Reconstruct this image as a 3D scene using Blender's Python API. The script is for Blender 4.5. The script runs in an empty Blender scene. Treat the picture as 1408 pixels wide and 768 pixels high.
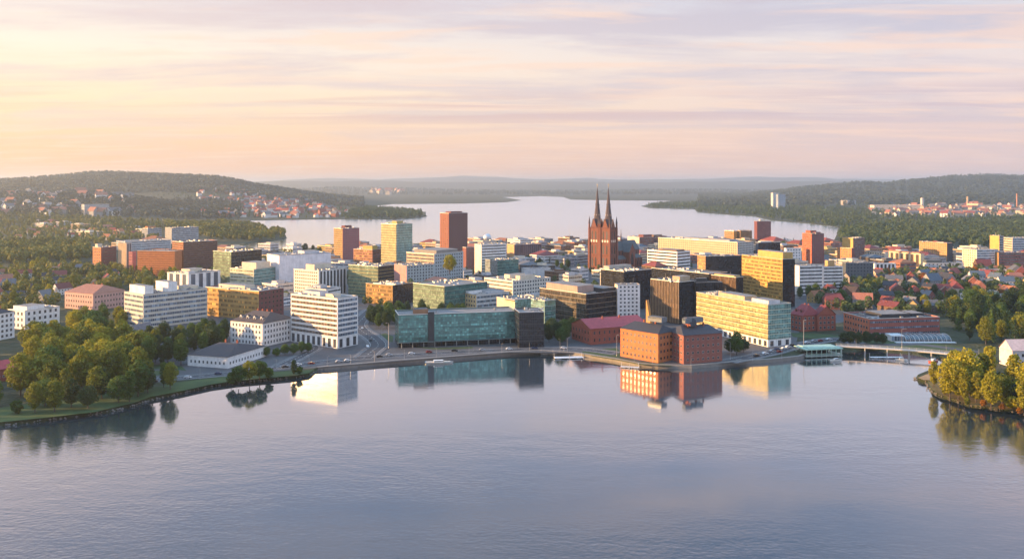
import bpy, bmesh, math, random
from mathutils import Vector, Matrix, noise
from mathutils.geometry import delaunay_2d_cdt
random.seed(7)
C = bpy.context.scene.collection
SC = bpy.context.scene
# ------------------------------------------------------------------ camera, sky, sun, exposure
CAMH, F, CX, HY = 120.0, 1219.0, 704.0, 252.0      # camera height (m), focal length and horizon of the 1408 px wide photograph
cam = bpy.data.cameras.new('camera'); camo = bpy.data.objects.new('camera', cam); C.objects.link(camo)
camo.location = (0, 0, CAMH); camo.rotation_euler = (math.pi/2, 0, 0)
cam.sensor_width = 36; cam.lens = F/1408*36; cam.shift_y = -(384-HY)/1408
cam.clip_start = 1; cam.clip_end = 120000
SC.camera = camo
SUN_AZ, SUN_EL = math.radians(265), math.radians(9.5)
sd = bpy.data.lights.new('sun', 'SUN'); sd.energy = 5.0; sd.angle = math.radians(0.5); sd.color = (1, .58, .24)
so = bpy.data.objects.new('sun', sd); C.objects.link(so)
sunv = Vector((math.sin(SUN_AZ)*math.cos(SUN_EL), math.cos(SUN_AZ)*math.cos(SUN_EL), math.sin(SUN_EL)))
so.rotation_euler = sunv.to_track_quat('Z', 'Y').to_euler(); so.location = (-400, 0, 400)
W = bpy.data.worlds.new('World'); SC.world = W; W.use_nodes = True

class NT:
    """tiny helper for node trees"""
    def __init__(s, tree): s.t = tree; s.n = tree.nodes; s.l = tree.links
    def add(s, typ, ins=None, **props):
        nd = s.n.new(typ)
        for k, v in props.items(): setattr(nd, k, v)
        for k, v in (ins or {}).items():
            sk = nd.inputs[k]
            if isinstance(v, bpy.types.NodeSocket): s.l.new(v, sk)
            else: sk.default_value = v
        return nd
    def math(s, op, a, b=0.0, c=0.0, clamp=False):
        nd = s.add('ShaderNodeMath', {0: a, 1: b, 2: c}, operation=op); nd.use_clamp = clamp; return nd.outputs[0]
    def ramp(s, fac, stops, interp='LINEAR'):
        nd = s.add('ShaderNodeValToRGB', {0: fac}); r = nd.color_ramp; r.interpolation = interp
        while len(r.elements) < len(stops): r.elements.new(0.5)
        for e, (p, c) in zip(r.elements, stops):
            e.position = p; e.color = (c if len(c) == 4 else (*c, 1)) if not isinstance(c, (int, float)) else (c, c, c, 1)
        return nd.outputs[0]
    def mix(s, fac, a, b, blend='MIX'):
        nd = s.add('ShaderNodeMix', data_type='RGBA', blend_type=blend)
        for i, v in ((0, fac), (6, a), (7, b)):
            if isinstance(v, bpy.types.NodeSocket): s.l.new(v, nd.inputs[i])
            else: nd.inputs[i].default_value = v if i == 0 or len(v) == 4 else (*v, 1)
        return nd.outputs[2]
def lin(r, g, b): return tuple(((c/255)/12.92 if c/255 <= .04045 else ((c/255+.055)/1.055)**2.4) for c in (r, g, b))

def build_sky():
    t = NT(W.node_tree); bg = t.n['Background']
    sky = t.add('ShaderNodeTexSky', sky_type='NISHITA', sun_disc=False, sun_elevation=SUN_EL, sun_rotation=SUN_AZ, altitude=100, dust_density=2.0)
    tc = t.add('ShaderNodeTexCoord'); sep = t.add('ShaderNodeSeparateXYZ', {0: tc.outputs['Generated']})
    x, y, z = sep.outputs
    zc = t.math('MAXIMUM', z, 0.0)
    left = t.ramp(zc, [(0, lin(252,190,144)), (.035, lin(253,204,158)), (.085, lin(255,228,188)), (.14, lin(254,236,214)), (.20, lin(228,214,214)), (.26, lin(206,196,208)), (.32, lin(142,154,184)), (.40, lin(70,104,150)), (1, lin(70,112,172))])
    right = t.ramp(zc, [(0, lin(228,194,186)), (.05, lin(228,198,192)), (.10, lin(232,208,202)), (.15, lin(224,212,212)), (.20, lin(202,206,220)), (.26, lin(182,184,208)), (.32, lin(130,146,180)), (.40, lin(66,102,150)), (1, lin(70,112,172))])
    az = t.add('ShaderNodeMapRange', {0: x, 1: -.5, 2: .42}).outputs[0]
    base = t.mix(az, left, right)
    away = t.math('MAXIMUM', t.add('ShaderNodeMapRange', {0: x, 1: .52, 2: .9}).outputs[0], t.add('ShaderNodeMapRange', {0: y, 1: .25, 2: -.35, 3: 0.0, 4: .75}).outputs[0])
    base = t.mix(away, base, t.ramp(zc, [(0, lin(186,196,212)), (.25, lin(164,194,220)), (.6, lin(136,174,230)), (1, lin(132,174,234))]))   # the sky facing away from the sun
    # cloud sheets: direction projected on a flat layer overhead, so the streaks run out to the horizon
    def layer(scale, off, sx, sy, k, det=6):
        zz = t.math('ADD', zc, k)
        v = t.add('ShaderNodeCombineXYZ', {0: t.math('MULTIPLY', t.math('DIVIDE', x, zz), sx), 1: t.math('MULTIPLY', t.math('DIVIDE', y, zz), sy), 2: off}).outputs[0]
        return t.add('ShaderNodeTexNoise', {'Vector': v, 'Scale': scale, 'Detail': det, 'Roughness': .62, 'Distortion': .3}).outputs[0]
    n1 = layer(.85, 3.1, .6, 1.25, .06, 9)
    n2 = layer(1.2, 11.7, .5, 1.4, .04, 9)
    n3 = layer(.7, 23.4, .35, 1.7, .03)
    up = t.ramp(zc, [(.02, 0.15), (.07, .6), (.2, 1.0)])
    m1 = t.math('MULTIPLY', t.ramp(n1, [(.46, 0.0), (.60, .9)]), up)
    c = t.mix(m1, base, t.mix(az, lin(226,204,200), lin(190,184,200)))
    m2 = t.ramp(n2, [(.50, 0.0), (.62, .8)])
    c = t.mix(t.math('MULTIPLY', m2, .8), c, t.mix(az, lin(252,222,196), lin(244,208,190)))
    band = t.ramp(zc, [(.055, 0.0), (.075, 1.0), (.092, 1.0), (.105, 0.0)])
    m3 = t.math('MULTIPLY', t.math('MULTIPLY', t.ramp(n3, [(.45, 0.0), (.57, .85)]), band), t.ramp(az, [(.1, .5), (.5, 1.0)]))
    c = t.mix(m3, c, t.mix(az, lin(232,192,172), lin(198,180,192)))
    n4 = layer(.62, 41.3, .8, 1.1, .12, 5)
    hi = t.ramp(zc, [(.19, 0.0), (.25, 1.0), (.32, .75), (.385, 0.0)])
    c = t.mix(t.math('MULTIPLY', t.ramp(n4, [(.46, 0.0), (.62, .7)]), hi), c, lin(232,202,200))
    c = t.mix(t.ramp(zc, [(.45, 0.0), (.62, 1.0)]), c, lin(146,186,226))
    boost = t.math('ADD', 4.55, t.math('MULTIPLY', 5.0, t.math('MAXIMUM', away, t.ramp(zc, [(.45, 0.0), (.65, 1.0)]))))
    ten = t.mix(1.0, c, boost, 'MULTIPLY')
    fac = t.ramp(zc, [(.0, .94), (.2, .92), (.5, .85)])
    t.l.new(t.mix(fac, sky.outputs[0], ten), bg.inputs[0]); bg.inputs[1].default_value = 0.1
build_sky()
vs = SC.view_settings; vs.view_transform = 'Standard'; vs.look = 'None'; vs.gamma = 1; vs.use_curve_mapping = False; vs.exposure = 1.38
cy = SC.cycles; cy.max_bounces = 5; cy.diffuse_bounces = 2; cy.glossy_bounces = 3; cy.transmission_bounces = 3; cy.volume_bounces = 0; cy.transparent_max_bounces = 4
cy.use_denoising = True; cy.caustics_reflective = False; cy.caustics_refractive = False; cy.sample_clamp_indirect = 4; cy.use_adaptive_sampling = True; cy.adaptive_threshold = .015

# ------------------------------------------------------------------ helpers
G = 2.0                                              # height of the city ground above the lake
def gp(px, py, z=G):                                 # where a photo pixel's ray meets the height z
    Y = F*(CAMH-z)/(py-HY); return Vector(((px-CX)*Y/F, Y, z))
def to_px(v): return (CX+F*v[0]/v[1], HY+F*(CAMH-v[2])/v[1])
def interp(pts, x):
    if x <= pts[0][0]: return pts[0][1]
    for (a, b), (c, d) in zip(pts, pts[1:]):
        if x <= c: return b+(d-b)*(x-a)/(c-a)
    return pts[-1][1]
def inside(x, y, poly):
    r = False; j = len(poly)-1
    for i in range(len(poly)):
        xi, yi = poly[i][0], poly[i][1]; xj, yj = poly[j][0], poly[j][1]
        if (yi > y) != (yj > y) and x < (xj-xi)*(y-yi)/(yj-yi)+xi: r = not r
        j = i
    return r
class MB:
    """collects faces (with metric UVs and material slots) into one mesh"""
    def __init__(s): s.v = []; s.f = []; s.uv = []; s.mi = []; s.sm = False
    def poly(s, pts, uvs=None, mi=0):
        b = len(s.v); s.v += [tuple(p) for p in pts]; s.f.append(tuple(range(b, b+len(pts)))); s.mi.append(mi)
        if uvs is None:
            p = [Vector(q) for q in pts]; n = (p[1]-p[0]).cross(p[2]-p[0])
            if n.length > 1e-9: n.normalize()
            if abs(n.z) > .9: uvs = [(q.x, q.y) for q in p]
            else:
                d = Vector((-n.y, n.x, 0)); d = d.normalized() if d.length > 1e-6 else Vector((1, 0, 0))
                w = n.cross(d); uvs = [(q.dot(d), q.dot(w)) for q in p]
        s.uv += uvs
    def box(s, x0, x1, y0, y1, z0, z1, mi=0, bottom=False, top=True, topmi=None):
        p = lambda x, y, z: (x, y, z)
        s.poly([p(x0,y0,z0), p(x1,y0,z0), p(x1,y0,z1), p(x0,y0,z1)], mi=mi)
        s.poly([p(x1,y0,z0), p(x1,y1,z0), p(x1,y1,z1), p(x1,y0,z1)], mi=mi)
        s.poly([p(x1,y1,z0), p(x0,y1,z0), p(x0,y1,z1), p(x1,y1,z1)], mi=mi)
        s.poly([p(x0,y1,z0), p(x0,y0,z0), p(x0,y0,z1), p(x0,y1,z1)], mi=mi)
        if top: s.poly([p(x0,y0,z1), p(x1,y0,z1), p(x1,y1,z1), p(x0,y1,z1)], mi=mi if topmi is None else topmi)
        if bottom: s.poly([p(x0,y1,z0), p(x1,y1,z0), p(x1,y0,z0), p(x0,y0,z0)], mi=mi)
        return s
    def tube(s, a, b, r0, r1=None, n=6, mi=0, cap=True):
        a, b = Vector(a), Vector(b); r1 = r0 if r1 is None else r1
        q = (b-a).to_track_quat('Z', 'Y').to_matrix(); A = []; B = []
        for i in range(n):
            t = 2*math.pi*i/n; d = q @ Vector((math.cos(t), math.sin(t), 0)); A.append(a+d*r0); B.append(b+d*r1)
        for i in range(n):
            j = (i+1) % n
            if r1 < 1e-6: s.poly([A[i], A[j], b], mi=mi)
            else: s.poly([A[i], A[j], B[j], B[i]], mi=mi)
        if cap and r1 > 1e-6: s.poly(B, mi=mi)
        return s
    def prism(s, pts, z0, z1, mi=0, topmi=None):
        n = len(pts)
        for i in range(n):
            a, b = pts[i], pts[(i+1) % n]
            s.poly([(a[0],a[1],z0), (b[0],b[1],z0), (b[0],b[1],z1), (a[0],a[1],z1)], mi=mi)
        s.poly([(p[0],p[1],z1) for p in pts], mi=mi if topmi is None else topmi); return s
    def mesh(s, name, mats):
        me = bpy.data.meshes.new(name); me.from_pydata(s.v, [], s.f)
        uvl = me.uv_layers.new(name='UVMap'); flat = [c for u in s.uv for c in u]; uvl.data.foreach_set('uv', flat)
        for m in (mats if isinstance(mats, (list, tuple)) else [mats]): me.materials.append(m)
        me.polygons.foreach_set('material_index', s.mi)
        if s.sm: me.polygons.foreach_set('use_smooth', [True]*len(s.f))
        me.update(); return me
    def build(s, name, mats, parent=None): return link(name, s.mesh(name, mats), parent)
def link(name, me, parent=None, loc=None, rz=None):
    o = bpy.data.objects.new(name, me); C.objects.link(o)
    if parent is not None: o.parent = parent
    if loc is not None: o.location = loc
    if rz is not None: o.rotation_euler = (0, 0, rz)
    return o
def empty(name, loc, rz=0):
    o = bpy.data.objects.new(name, None); C.objects.link(o); o.location = loc; o.rotation_euler = (0, 0, rz); o.empty_display_size = .5; return o
def tag(o, label=None, cat=None, group=None, kind=None):
    if label: o['label'] = label
    if cat: o['category'] = cat
    if group: o['group'] = group
    if kind: o['kind'] = kind
    return o
def copy_tree(o, loc, rz, sc=1.0):
    r = o.copy(); C.objects.link(r); r.location = loc; r.rotation_euler = (0, 0, rz); r.scale = (sc,)*3
    for ch in o.children:
        c = ch.copy(); C.objects.link(c); c.parent = r
        for g in ch.children:
            d = g.copy(); C.objects.link(d); d.parent = c
    return r

# ------------------------------------------------------------------ materials
MATS = {}
def mat(key):
    def deco(fn):
        def w(*a, **kw):
            k = (key,)+a+tuple(sorted(kw.items()))
            if k not in MATS:
                m = bpy.data.materials.new(key); m.use_nodes = True
                t = NT(m.node_tree); MATS[k] = m; fn(t, t.n['Principled BSDF'], *a, **kw)
            return MATS[k]
        return w
    return deco
@mat('wall_paint')
def wallm(t, b, col, rough=.8):
    tc = t.add('ShaderNodeTexCoord')
    n = t.add('ShaderNodeTexNoise', {'Vector': tc.outputs['UV'], 'Scale': .18, 'Detail': 5, 'Roughness': .65}).outputs[0]
    mp = t.add('ShaderNodeMapping', {'Vector': tc.outputs['UV'], 'Scale': (1.3, .05, 1)}).outputs[0]
    st = t.add('ShaderNodeTexNoise', {'Vector': mp, 'Scale': 1.0, 'Detail': 3}).outputs[0]
    f = t.math('MULTIPLY', t.ramp(n, [(.3, .80), (.7, 1.1)]), t.ramp(st, [(.3, .86), (.6, 1.05)]))
    t.l.new(t.mix(1.0, col, f, 'MULTIPLY'), b.inputs['Base Color']); b.inputs['Roughness'].default_value = rough
@mat('brick_wall')
def brickm(t, b, col):
    tc = t.add('ShaderNodeTexCoord')
    n = t.add('ShaderNodeTexNoise', {'Vector': tc.outputs['UV'], 'Scale': .25, 'Detail': 6, 'Roughness': .7}).outputs[0]
    br = t.add('ShaderNodeTexBrick', {'Vector': tc.outputs['UV'], 'Scale': 1.0, 'Color1': (1.1,1.05,1,1), 'Color2': (.8,.78,.75,1), 'Mortar': (.95,1.0,1.05,1), 'Brick Width': .5, 'Row Height': .15, 'Mortar Size': .015}).outputs[0]
    c = t.mix(1.0, col, br, 'MULTIPLY')
    t.l.new(t.mix(1.0, c, t.ramp(n, [(.3, .78), (.7, 1.12)]), 'MULTIPLY'), b.inputs['Base Color']); b.inputs['Roughness'].default_value = .85
@mat('flat_roof')
def roofm(t, b, col):
    tc = t.add('ShaderNodeTexCoord')
    n = t.add('ShaderNodeTexNoise', {'Vector': tc.outputs['UV'], 'Scale': .12, 'Detail': 6, 'Roughness': .7}).outputs[0]
    br = t.add('ShaderNodeTexBrick', {'Vector': tc.outputs['UV'], 'Scale': 1.0, 'Color1': (1,1,1,1), 'Color2': (.88,.88,.9,1), 'Mortar': (.7,.7,.7,1), 'Brick Width': 9, 'Row Height': 2.2, 'Mortar Size': .05}).outputs[0]
    c = t.mix(1.0, col, br, 'MULTIPLY')
    t.l.new(t.mix(1.0, c, t.ramp(n, [(.3, .65), (.7, 1.15)]), 'MULTIPLY'), b.inputs['Base Color']); b.inputs['Roughness'].default_value = .85
@mat('roof_tiles')
def tilem(t, b, col):
    tc = t.add('ShaderNodeTexCoord')
    n = t.add('ShaderNodeTexNoise', {'Vector': tc.outputs['UV'], 'Scale': .4, 'Detail': 6, 'Roughness': .7}).outputs[0]
    w = t.add('ShaderNodeTexWave', {'Vector': tc.outputs['UV'], 'Scale': 1.2, 'Distortion': .6}, bands_direction='Y').outputs[1]
    oi = t.add('ShaderNodeObjectInfo').outputs['Random']
    f = t.math('MULTIPLY', t.math('MULTIPLY', t.ramp(n, [(.3, .7), (.7, 1.15)]), t.ramp(w, [(0, .85), (1, 1.05)])), t.ramp(oi, [(0, .75), (1, 1.2)]))
    t.l.new(t.mix(1.0, col, f, 'MULTIPLY'), b.inputs['Base Color']); b.inputs['Roughness'].default_value = .75
@mat('window_glass')
def glassm(t, b, col, rough=.24):
    oi = t.add('ShaderNodeObjectInfo').outputs['Random']
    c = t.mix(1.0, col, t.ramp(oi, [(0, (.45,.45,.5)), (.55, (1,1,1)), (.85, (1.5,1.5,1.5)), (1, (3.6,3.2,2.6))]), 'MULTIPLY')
    t.l.new(c, b.inputs['Base Color']); b.inputs['Roughness'].default_value = rough; b.inputs['Specular IOR Level'].default_value = .4
@mat('ribbon_glass')
def bandm(t, b, col, pw, frame, vary=.7):
    """a storey-high strip of glazing: panes with blinds, mullions between them"""
    tc = t.add('ShaderNodeTexCoord'); oi = t.add('ShaderNodeObjectInfo').outputs['Random']
    off = t.add('ShaderNodeVectorMath', {0: tc.outputs['UV'], 1: t.add('ShaderNodeCombineXYZ', {0: t.math('MULTIPLY', oi, 400.0)}).outputs[0]}, operation='ADD').outputs[0]
    sx = t.math('FLOOR', t.math('DIVIDE', t.add('ShaderNodeSeparateXYZ', {0: off}).outputs[0], pw))
    rnd = t.add('ShaderNodeTexWhiteNoise', {1: sx}, noise_dimensions='1D').outputs[0]
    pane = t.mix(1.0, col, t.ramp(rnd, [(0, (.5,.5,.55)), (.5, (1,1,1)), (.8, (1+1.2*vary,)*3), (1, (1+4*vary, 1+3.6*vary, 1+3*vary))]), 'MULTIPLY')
    br = t.add('ShaderNodeTexBrick', {'Vector': tc.outputs['UV'], 'Scale': 1.0, 'Color1': (0,0,0,1), 'Color2': (0,0,0,1), 'Mortar': (1,1,1,1), 'Brick Width': pw, 'Row Height': 60.0, 'Mortar Size': .11}, offset=0.0).outputs[0]
    t.l.new(t.mix(br, pane, frame), b.inputs['Base Color'])
    t.l.new(t.ramp(br, [(0, .12), (1, .6)]), b.inputs['Roughness']); b.inputs['Specular IOR Level'].default_value = .75
@mat('curtain_glass')
def curtm(t, b, col, frame, pw=1.6, rh=1.75, metal=.35, vary=.8, band=.25, spec=.7):
    tc = t.add('ShaderNodeTexCoord'); uv = tc.outputs['UV']
    sp = t.add('ShaderNodeSeparateXYZ', {0: uv})
    ix = t.math('FLOOR', t.math('DIVIDE', sp.outputs[0], pw)); iy = t.math('FLOOR', t.math('DIVIDE', sp.outputs[1], rh))
    cell = t.add('ShaderNodeCombineXYZ', {0: ix, 1: iy}).outputs[0]
    wn = t.add('ShaderNodeTexWhiteNoise', {0: cell}, noise_dimensions='2D').outputs[0]
    cl = t.add('ShaderNodeTexNoise', {'Vector': cell, 'Scale': .23, 'Detail': 3, 'Roughness': .7}).outputs[0]
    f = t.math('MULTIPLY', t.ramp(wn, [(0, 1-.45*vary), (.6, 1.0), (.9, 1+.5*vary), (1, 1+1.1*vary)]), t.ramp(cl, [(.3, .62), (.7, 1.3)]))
    odd = t.math('MULTIPLY', t.math('MODULO', t.math('ABSOLUTE', iy), 2.0), band)      # every other row is the darker spandrel
    f = t.math('MULTIPLY', f, t.math('SUBTRACT', 1.0, odd))
    pane = t.mix(1.0, col, f, 'MULTIPLY')
    br = t.add('ShaderNodeTexBrick', {'Vector': uv, 'Scale': 1.0, 'Color1': (0,0,0,1), 'Color2': (0,0,0,1), 'Mortar': (1,1,1,1), 'Brick Width': pw, 'Row Height': rh, 'Mortar Size': .09}, offset=0.0).outputs[0]
    t.l.new(t.mix(br, pane, frame), b.inputs['Base Color'])
    b.inputs['Metallic'].default_value = metal
    t.l.new(t.ramp(t.math('ADD', t.math('MULTIPLY', wn, .5), br), [(0, .08), (.5, .2), (1, .6)]), b.inputs['Roughness']); b.inputs['Specular IOR Level'].default_value = spec
    nb = t.add('ShaderNodeTexNoise', {'Vector': t.add('ShaderNodeVectorMath', {0: uv, 1: t.add('ShaderNodeVectorMath', {0: cell, 1: (3.7, 2.3, 1)}, operation='MULTIPLY').outputs[0]}, operation='ADD').outputs[0], 'Scale': .4}).outputs[0]
    bp = t.add('ShaderNodeBump', {'Height': nb, 'Strength': .10, 'Distance': .5}).outputs[0]; t.l.new(bp, b.inputs['Normal'])
@mat('metal')
def metalm(t, b, col, rough=.45):
    b.inputs['Base Color'].default_value = (*col, 1); b.inputs['Metallic'].default_value = .6
    tc = t.add('ShaderNodeTexCoord'); n = t.add('ShaderNodeTexNoise', {'Vector': tc.outputs['Object'], 'Scale': 1.0}).outputs[0]
    t.l.new(t.ramp(n, [(.3, rough-.1), (.7, rough+.1)]), b.inputs['Roughness'])
@mat('plain_paint')
def plain(t, b, col, rough=.6):
    tc = t.add('ShaderNodeTexCoord'); n = t.add('ShaderNodeTexNoise', {'Vector': tc.outputs['Object'], 'Scale': .5, 'Detail': 4}).outputs[0]
    t.l.new(t.mix(1.0, col, t.ramp(n, [(.3, .85), (.7, 1.1)]), 'MULTIPLY'), b.inputs['Base Color']); b.inputs['Roughness'].default_value = rough
@mat('foliage')
def folm(t, b, c0, c1, trans=.3, wide=False):
    geo = t.add('ShaderNodeNewGeometry').outputs['Random Per Island']; oi = t.add('ShaderNodeObjectInfo').outputs['Random']
    tc = t.add('ShaderNodeTexCoord'); n = t.add('ShaderNodeTexNoise', {'Vector': tc.outputs['Object'], 'Scale': .007 if wide else .22, 'Detail': 5 if wide else 3, 'Roughness': .65}).outputs[0]
    f = t.math('ADD', t.math('ADD', t.math('MULTIPLY', geo, .3), t.math('MULTIPLY', oi, 0.0 if wide else .4)), t.math('MULTIPLY', n, 1.5 if wide else .5))
    if wide: f = t.math('SUBTRACT', f, .35)
    col = t.ramp(f, [(.25, c0), (.85, c1)])
    t.l.new(col, b.inputs['Base Color']); b.inputs['Roughness'].default_value = .7; b.inputs['Specular IOR Level'].default_value = .2
    tr = t.add('ShaderNodeBsdfTranslucent', {0: col}).outputs[0]
    ms = t.add('ShaderNodeMixShader', {0: trans, 1: b.outputs[0], 2: tr}).outputs[0]
    t.l.new(ms, t.n['Material Output'].inputs[0])
@mat('asphalt')
def asphalt(t, b, col):
    tc = t.add('ShaderNodeTexCoord'); o = tc.outputs['Object']
    n = t.add('ShaderNodeTexNoise', {'Vector': o, 'Scale': .05, 'Detail': 7, 'Roughness': .7}).outputs[0]
    n2 = t.add('ShaderNodeTexNoise', {'Vector': o, 'Scale': .9, 'Detail': 3}).outputs[0]
    f = t.math('MULTIPLY', t.ramp(n, [(.3, .7), (.7, 1.25)]), t.ramp(n2, [(.3, .85), (.7, 1.1)]))
    t.l.new(t.mix(1.0, col, f, 'MULTIPLY'), b.inputs['Base Color']); b.inputs['Roughness'].default_value = .8
@mat('grass')
def grassm(t, b, c0, c1, sc):
    tc = t.add('ShaderNodeTexCoord'); o = tc.outputs['Object']
    n = t.add('ShaderNodeTexNoise', {'Vector': o, 'Scale': sc, 'Detail': 8, 'Roughness': .7}).outputs[0]
    t.l.new(t.ramp(n, [(.35, c0), (.65, c1)]), b.inputs['Base Color']); b.inputs['Roughness'].default_value = .9
@mat('ground')
def groundm(t, b):
    tc = t.add('ShaderNodeTexCoord'); o = tc.outputs['Object']
    n = t.add('ShaderNodeTexNoise', {'Vector': o, 'Scale': .02, 'Detail': 9, 'Roughness': .72}).outputs[0]
    n2 = t.add('ShaderNodeTexNoise', {'Vector': o, 'Scale': .0016, 'Detail': 6, 'Roughness': .65}).outputs[0]
    c = t.ramp(n, [(.35, (.010,.018,.008)), (.5, (.022,.034,.012)), (.65, (.045,.052,.02))])
    f2 = t.ramp(n2, [(.52, 0.0), (.62, .6)])
    t.l.new(t.mix(f2, c, (.060,.062,.026)), b.inputs['Base Color']); b.inputs['Roughness'].default_value = .95
    n3 = t.add('ShaderNodeTexNoise', {'Vector': o, 'Scale': .05, 'Detail': 4}).outputs[0]
    bp = t.add('ShaderNodeBump', {'Height': n3, 'Strength': .6, 'Distance': 12.0}).outputs[0]; t.l.new(bp, b.inputs['Normal'])
@mat('lake_water')
def waterm(t, b):
    tc = t.add('ShaderNodeTexCoord'); o = tc.outputs['Object']
    def nz(scale, sx, sy, det):
        mp = t.add('ShaderNodeMapping', {'Vector': o, 'Scale': (sx, sy, 1), 'Rotation': (0, 0, .25)}).outputs[0]
        return t.add('ShaderNodeTexNoise', {'Vector': mp, 'Scale': scale, 'Detail': det, 'Roughness': .55}).outputs[0]
    h = t.math('ADD', nz(.38, 1, 1.5, 3), t.math('MULTIPLY', nz(.06, 1, 1.8, 2), 1.6))
    calm = t.ramp(nz(.0075, .3, 1.3, 5), [(.40, .12), (.60, 1.5)])
    sp = t.add('ShaderNodeSeparateXYZ', {0: o}); near = t.add('ShaderNodeMapRange', {0: sp.outputs[1], 1: 250.0, 2: 640.0, 3: 1.8, 4: .4}).outputs[0]
    bp = t.add('ShaderNodeBump', {'Height': h, 'Strength': t.math('MULTIPLY', calm, near), 'Distance': .05}).outputs[0]
    t.l.new(bp, b.inputs['Normal'])
    b.inputs['Base Color'].default_value = (.012, .040, .060, 1); b.inputs['Roughness'].default_value = .5; b.inputs['Specular IOR Level'].default_value = .2
    lw = t.add('ShaderNodeLayerWeight', {'Blend': .5, 'Normal': bp}).outputs['Facing']
    fr = t.ramp(lw, [(0, .04), (.50, .13), (.62, .31), (.72, .52), (.82, .78), (.95, .97)])
    ro = t.add('ShaderNodeMapRange', {0: sp.outputs[1], 1: 560.0, 2: 2600.0, 3: .06, 4: .22}).outputs[0]      # far waves blur into gloss
    gl = t.add('ShaderNodeBsdfGlossy', {'Color': (.97, .98, 1, 1), 'Roughness': ro, 'Normal': bp}).outputs[0]
    t.l.new(t.add('ShaderNodeMixShader', {0: fr, 1: b.outputs[0], 2: gl}).outputs[0], t.n['Material Output'].inputs[0])
# ------------------------------------------------------------------ terrain, lake, roads
SHORE = [(-420,640),(-200,612),(-60,598),(0,585),(60,578),(110,571),(150,566),(185,556),(207,549),(245,541),(290,531),(325,526),(365,522),(405,519),(424,516),(436,508.5),
    (500,503),(543,499),(600,495),(650,491),(700,487),(745,485),(790,488),(812,491),(850,497),(880,503),(905,505),(950,506),(985,503),(1012,500),(1060,497),(1098,493),(1108,489),(1120,484),
    (1150,481),(1200,480),(1255,484),(1290,491),(1304,499),(1296,506),(1274,514),(1262,519),(1263,523),(1276,525),(1281,536),(1292,543),(1312,549),(1335,557),(1370,562),(1410,566),(1480,572),(1600,582)]
LAKE = [(318,307),(345,303),(400,302),(480,301),(530,301.5),(565,300.5),(587,297.5),(578,293.5),(540,290),(505,287),(515,283),(540,280.5),(640,279.6),(695,278),(716,275.4),(700,272.6),(690,271),(745,269.6),(775,270.8),
    (785,274.4),(850,275.4),(925,276),(905,279),(882,283.5),(895,286.2),(930,287.2),(956,287.6),(960,292),(1000,295),(1038,297.5),(1060,303),(1110,307),(1154,312),(1152,322),(1148,331),(1060,333),(950,334),
    (870,334),(760,334),(650,334),(560,336),(470,339),(400,344),(350,343),(333,338),(345,333),(375,331),(393,327.5),(391,323),(365,318),(335,312)]
LAKEW = [gp(x, y, 0) for x, y in LAKE]; SHOREW = [gp(x, y, 0) for x, y in SHORE]
RIDGES = [  # (distance, depth in front, depth behind, crest line as photo pixels)
    (5600, 1500, 2500, [(-500,246),(-200,244),(0,245),(60,243),(100,240.5),(150,238),(200,240),(250,241),(290,241.5),(320,246),(350,252),(400,260),(450,267),(500,272),(560,276)]),
    (3700, 600, 900, [(-400,262),(-100,266),(40,268),(110,266),(180,272),(260,284),(300,290),(340,300)]),
    (7400, 2200, 2500, [(960,274),(1000,271),(1060,263),(1100,257),(1150,252),(1185,250),(1215,252),(1260,247),(1300,244),(1340,243),(1400,243),(1500,246),(1700,250)]),
    (9800, 1800, 2500, [(1180,262),(1260,250),(1320,242),(1360,238.5),(1400,239.5),(1450,243),(1600,246)]),
    (5200, 900, 1200, [(1120,279),(1160,274),(1220,270),(1300,268),(1420,266),(1600,266)]),
    (11500, 1600, 3000, [(380,262),(450,258),(560,259),(640,262),(740,263),(860,262),(960,261),(1060,262),(1120,262)]),
    (16000, 2500, 4000, [(-400,252),(300,255),(380,252),(470,251),(520,250.5),(600,252.5),(700,253.5),(800,252),(900,252.5),(1000,252),(1100,251),(1200,252),(1800,250)]),
    (23000, 3500, 5000, [(-400,250),(360,252),(440,247.5),(520,249),(600,246.5),(640,244.8),(690,246),(740,249),(800,247.6),(850,249.4),(940,249.6),(1010,247.2),(1080,245.6),(1130,247),(1180,249.5),(1800,248)]),
]
LAKEB = (min(p.y for p in LAKEW), max(p.y for p in LAKEW))
def segdist(x, y, P):
    d = 1e18
    for i in range(len(P)):
        a = P[i]; b = P[i-1]; ex, ey = b[0]-a[0], b[1]-a[1]; L = ex*ex+ey*ey
        t = 0 if L == 0 else max(0, min(1, ((x-a[0])*ex+(y-a[1])*ey)/L)); dx, dy = a[0]+ex*t-x, a[1]+ey*t-y
        d = min(d, dx*dx+dy*dy)
    return math.sqrt(d)
def ground_z(x, y):
    if y < 1900: return G
    px = CX+F*x/y; z = 0.0
    for (Y0, sf, sb, pr) in RIDGES:
        if px < pr[0][0]-60 or px > pr[-1][0]+60: continue
        crest = CAMH+(HY-interp(pr, px))*Y0/F-{5600: 20, 7400: 20, 5200: 20, 16000: -25, 23000: -45}.get(Y0, 10)
        if crest <= 0: continue
        e0 = min(1, max(0, (px-pr[0][0]+60)/60.0)) * min(1, max(0, (pr[-1][0]+60-px)/60.0))
        d = (y-Y0)/(sf if y < Y0 else sb)
        g = math.exp(-d*d*1.2)
        if g < .03: continue
        n = noise.fractal(Vector((x*.0011, y*.0011, Y0)), .9, 2.1, 6)
        z = max(z, crest*e0*g*(1+.17*n))
    if z > 1:
        d = segdist(x, y, LAKEW) if y < LAKEB[1]+900 else 900
        z *= min(1, d/350.0)**1.2
    return G+z
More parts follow.
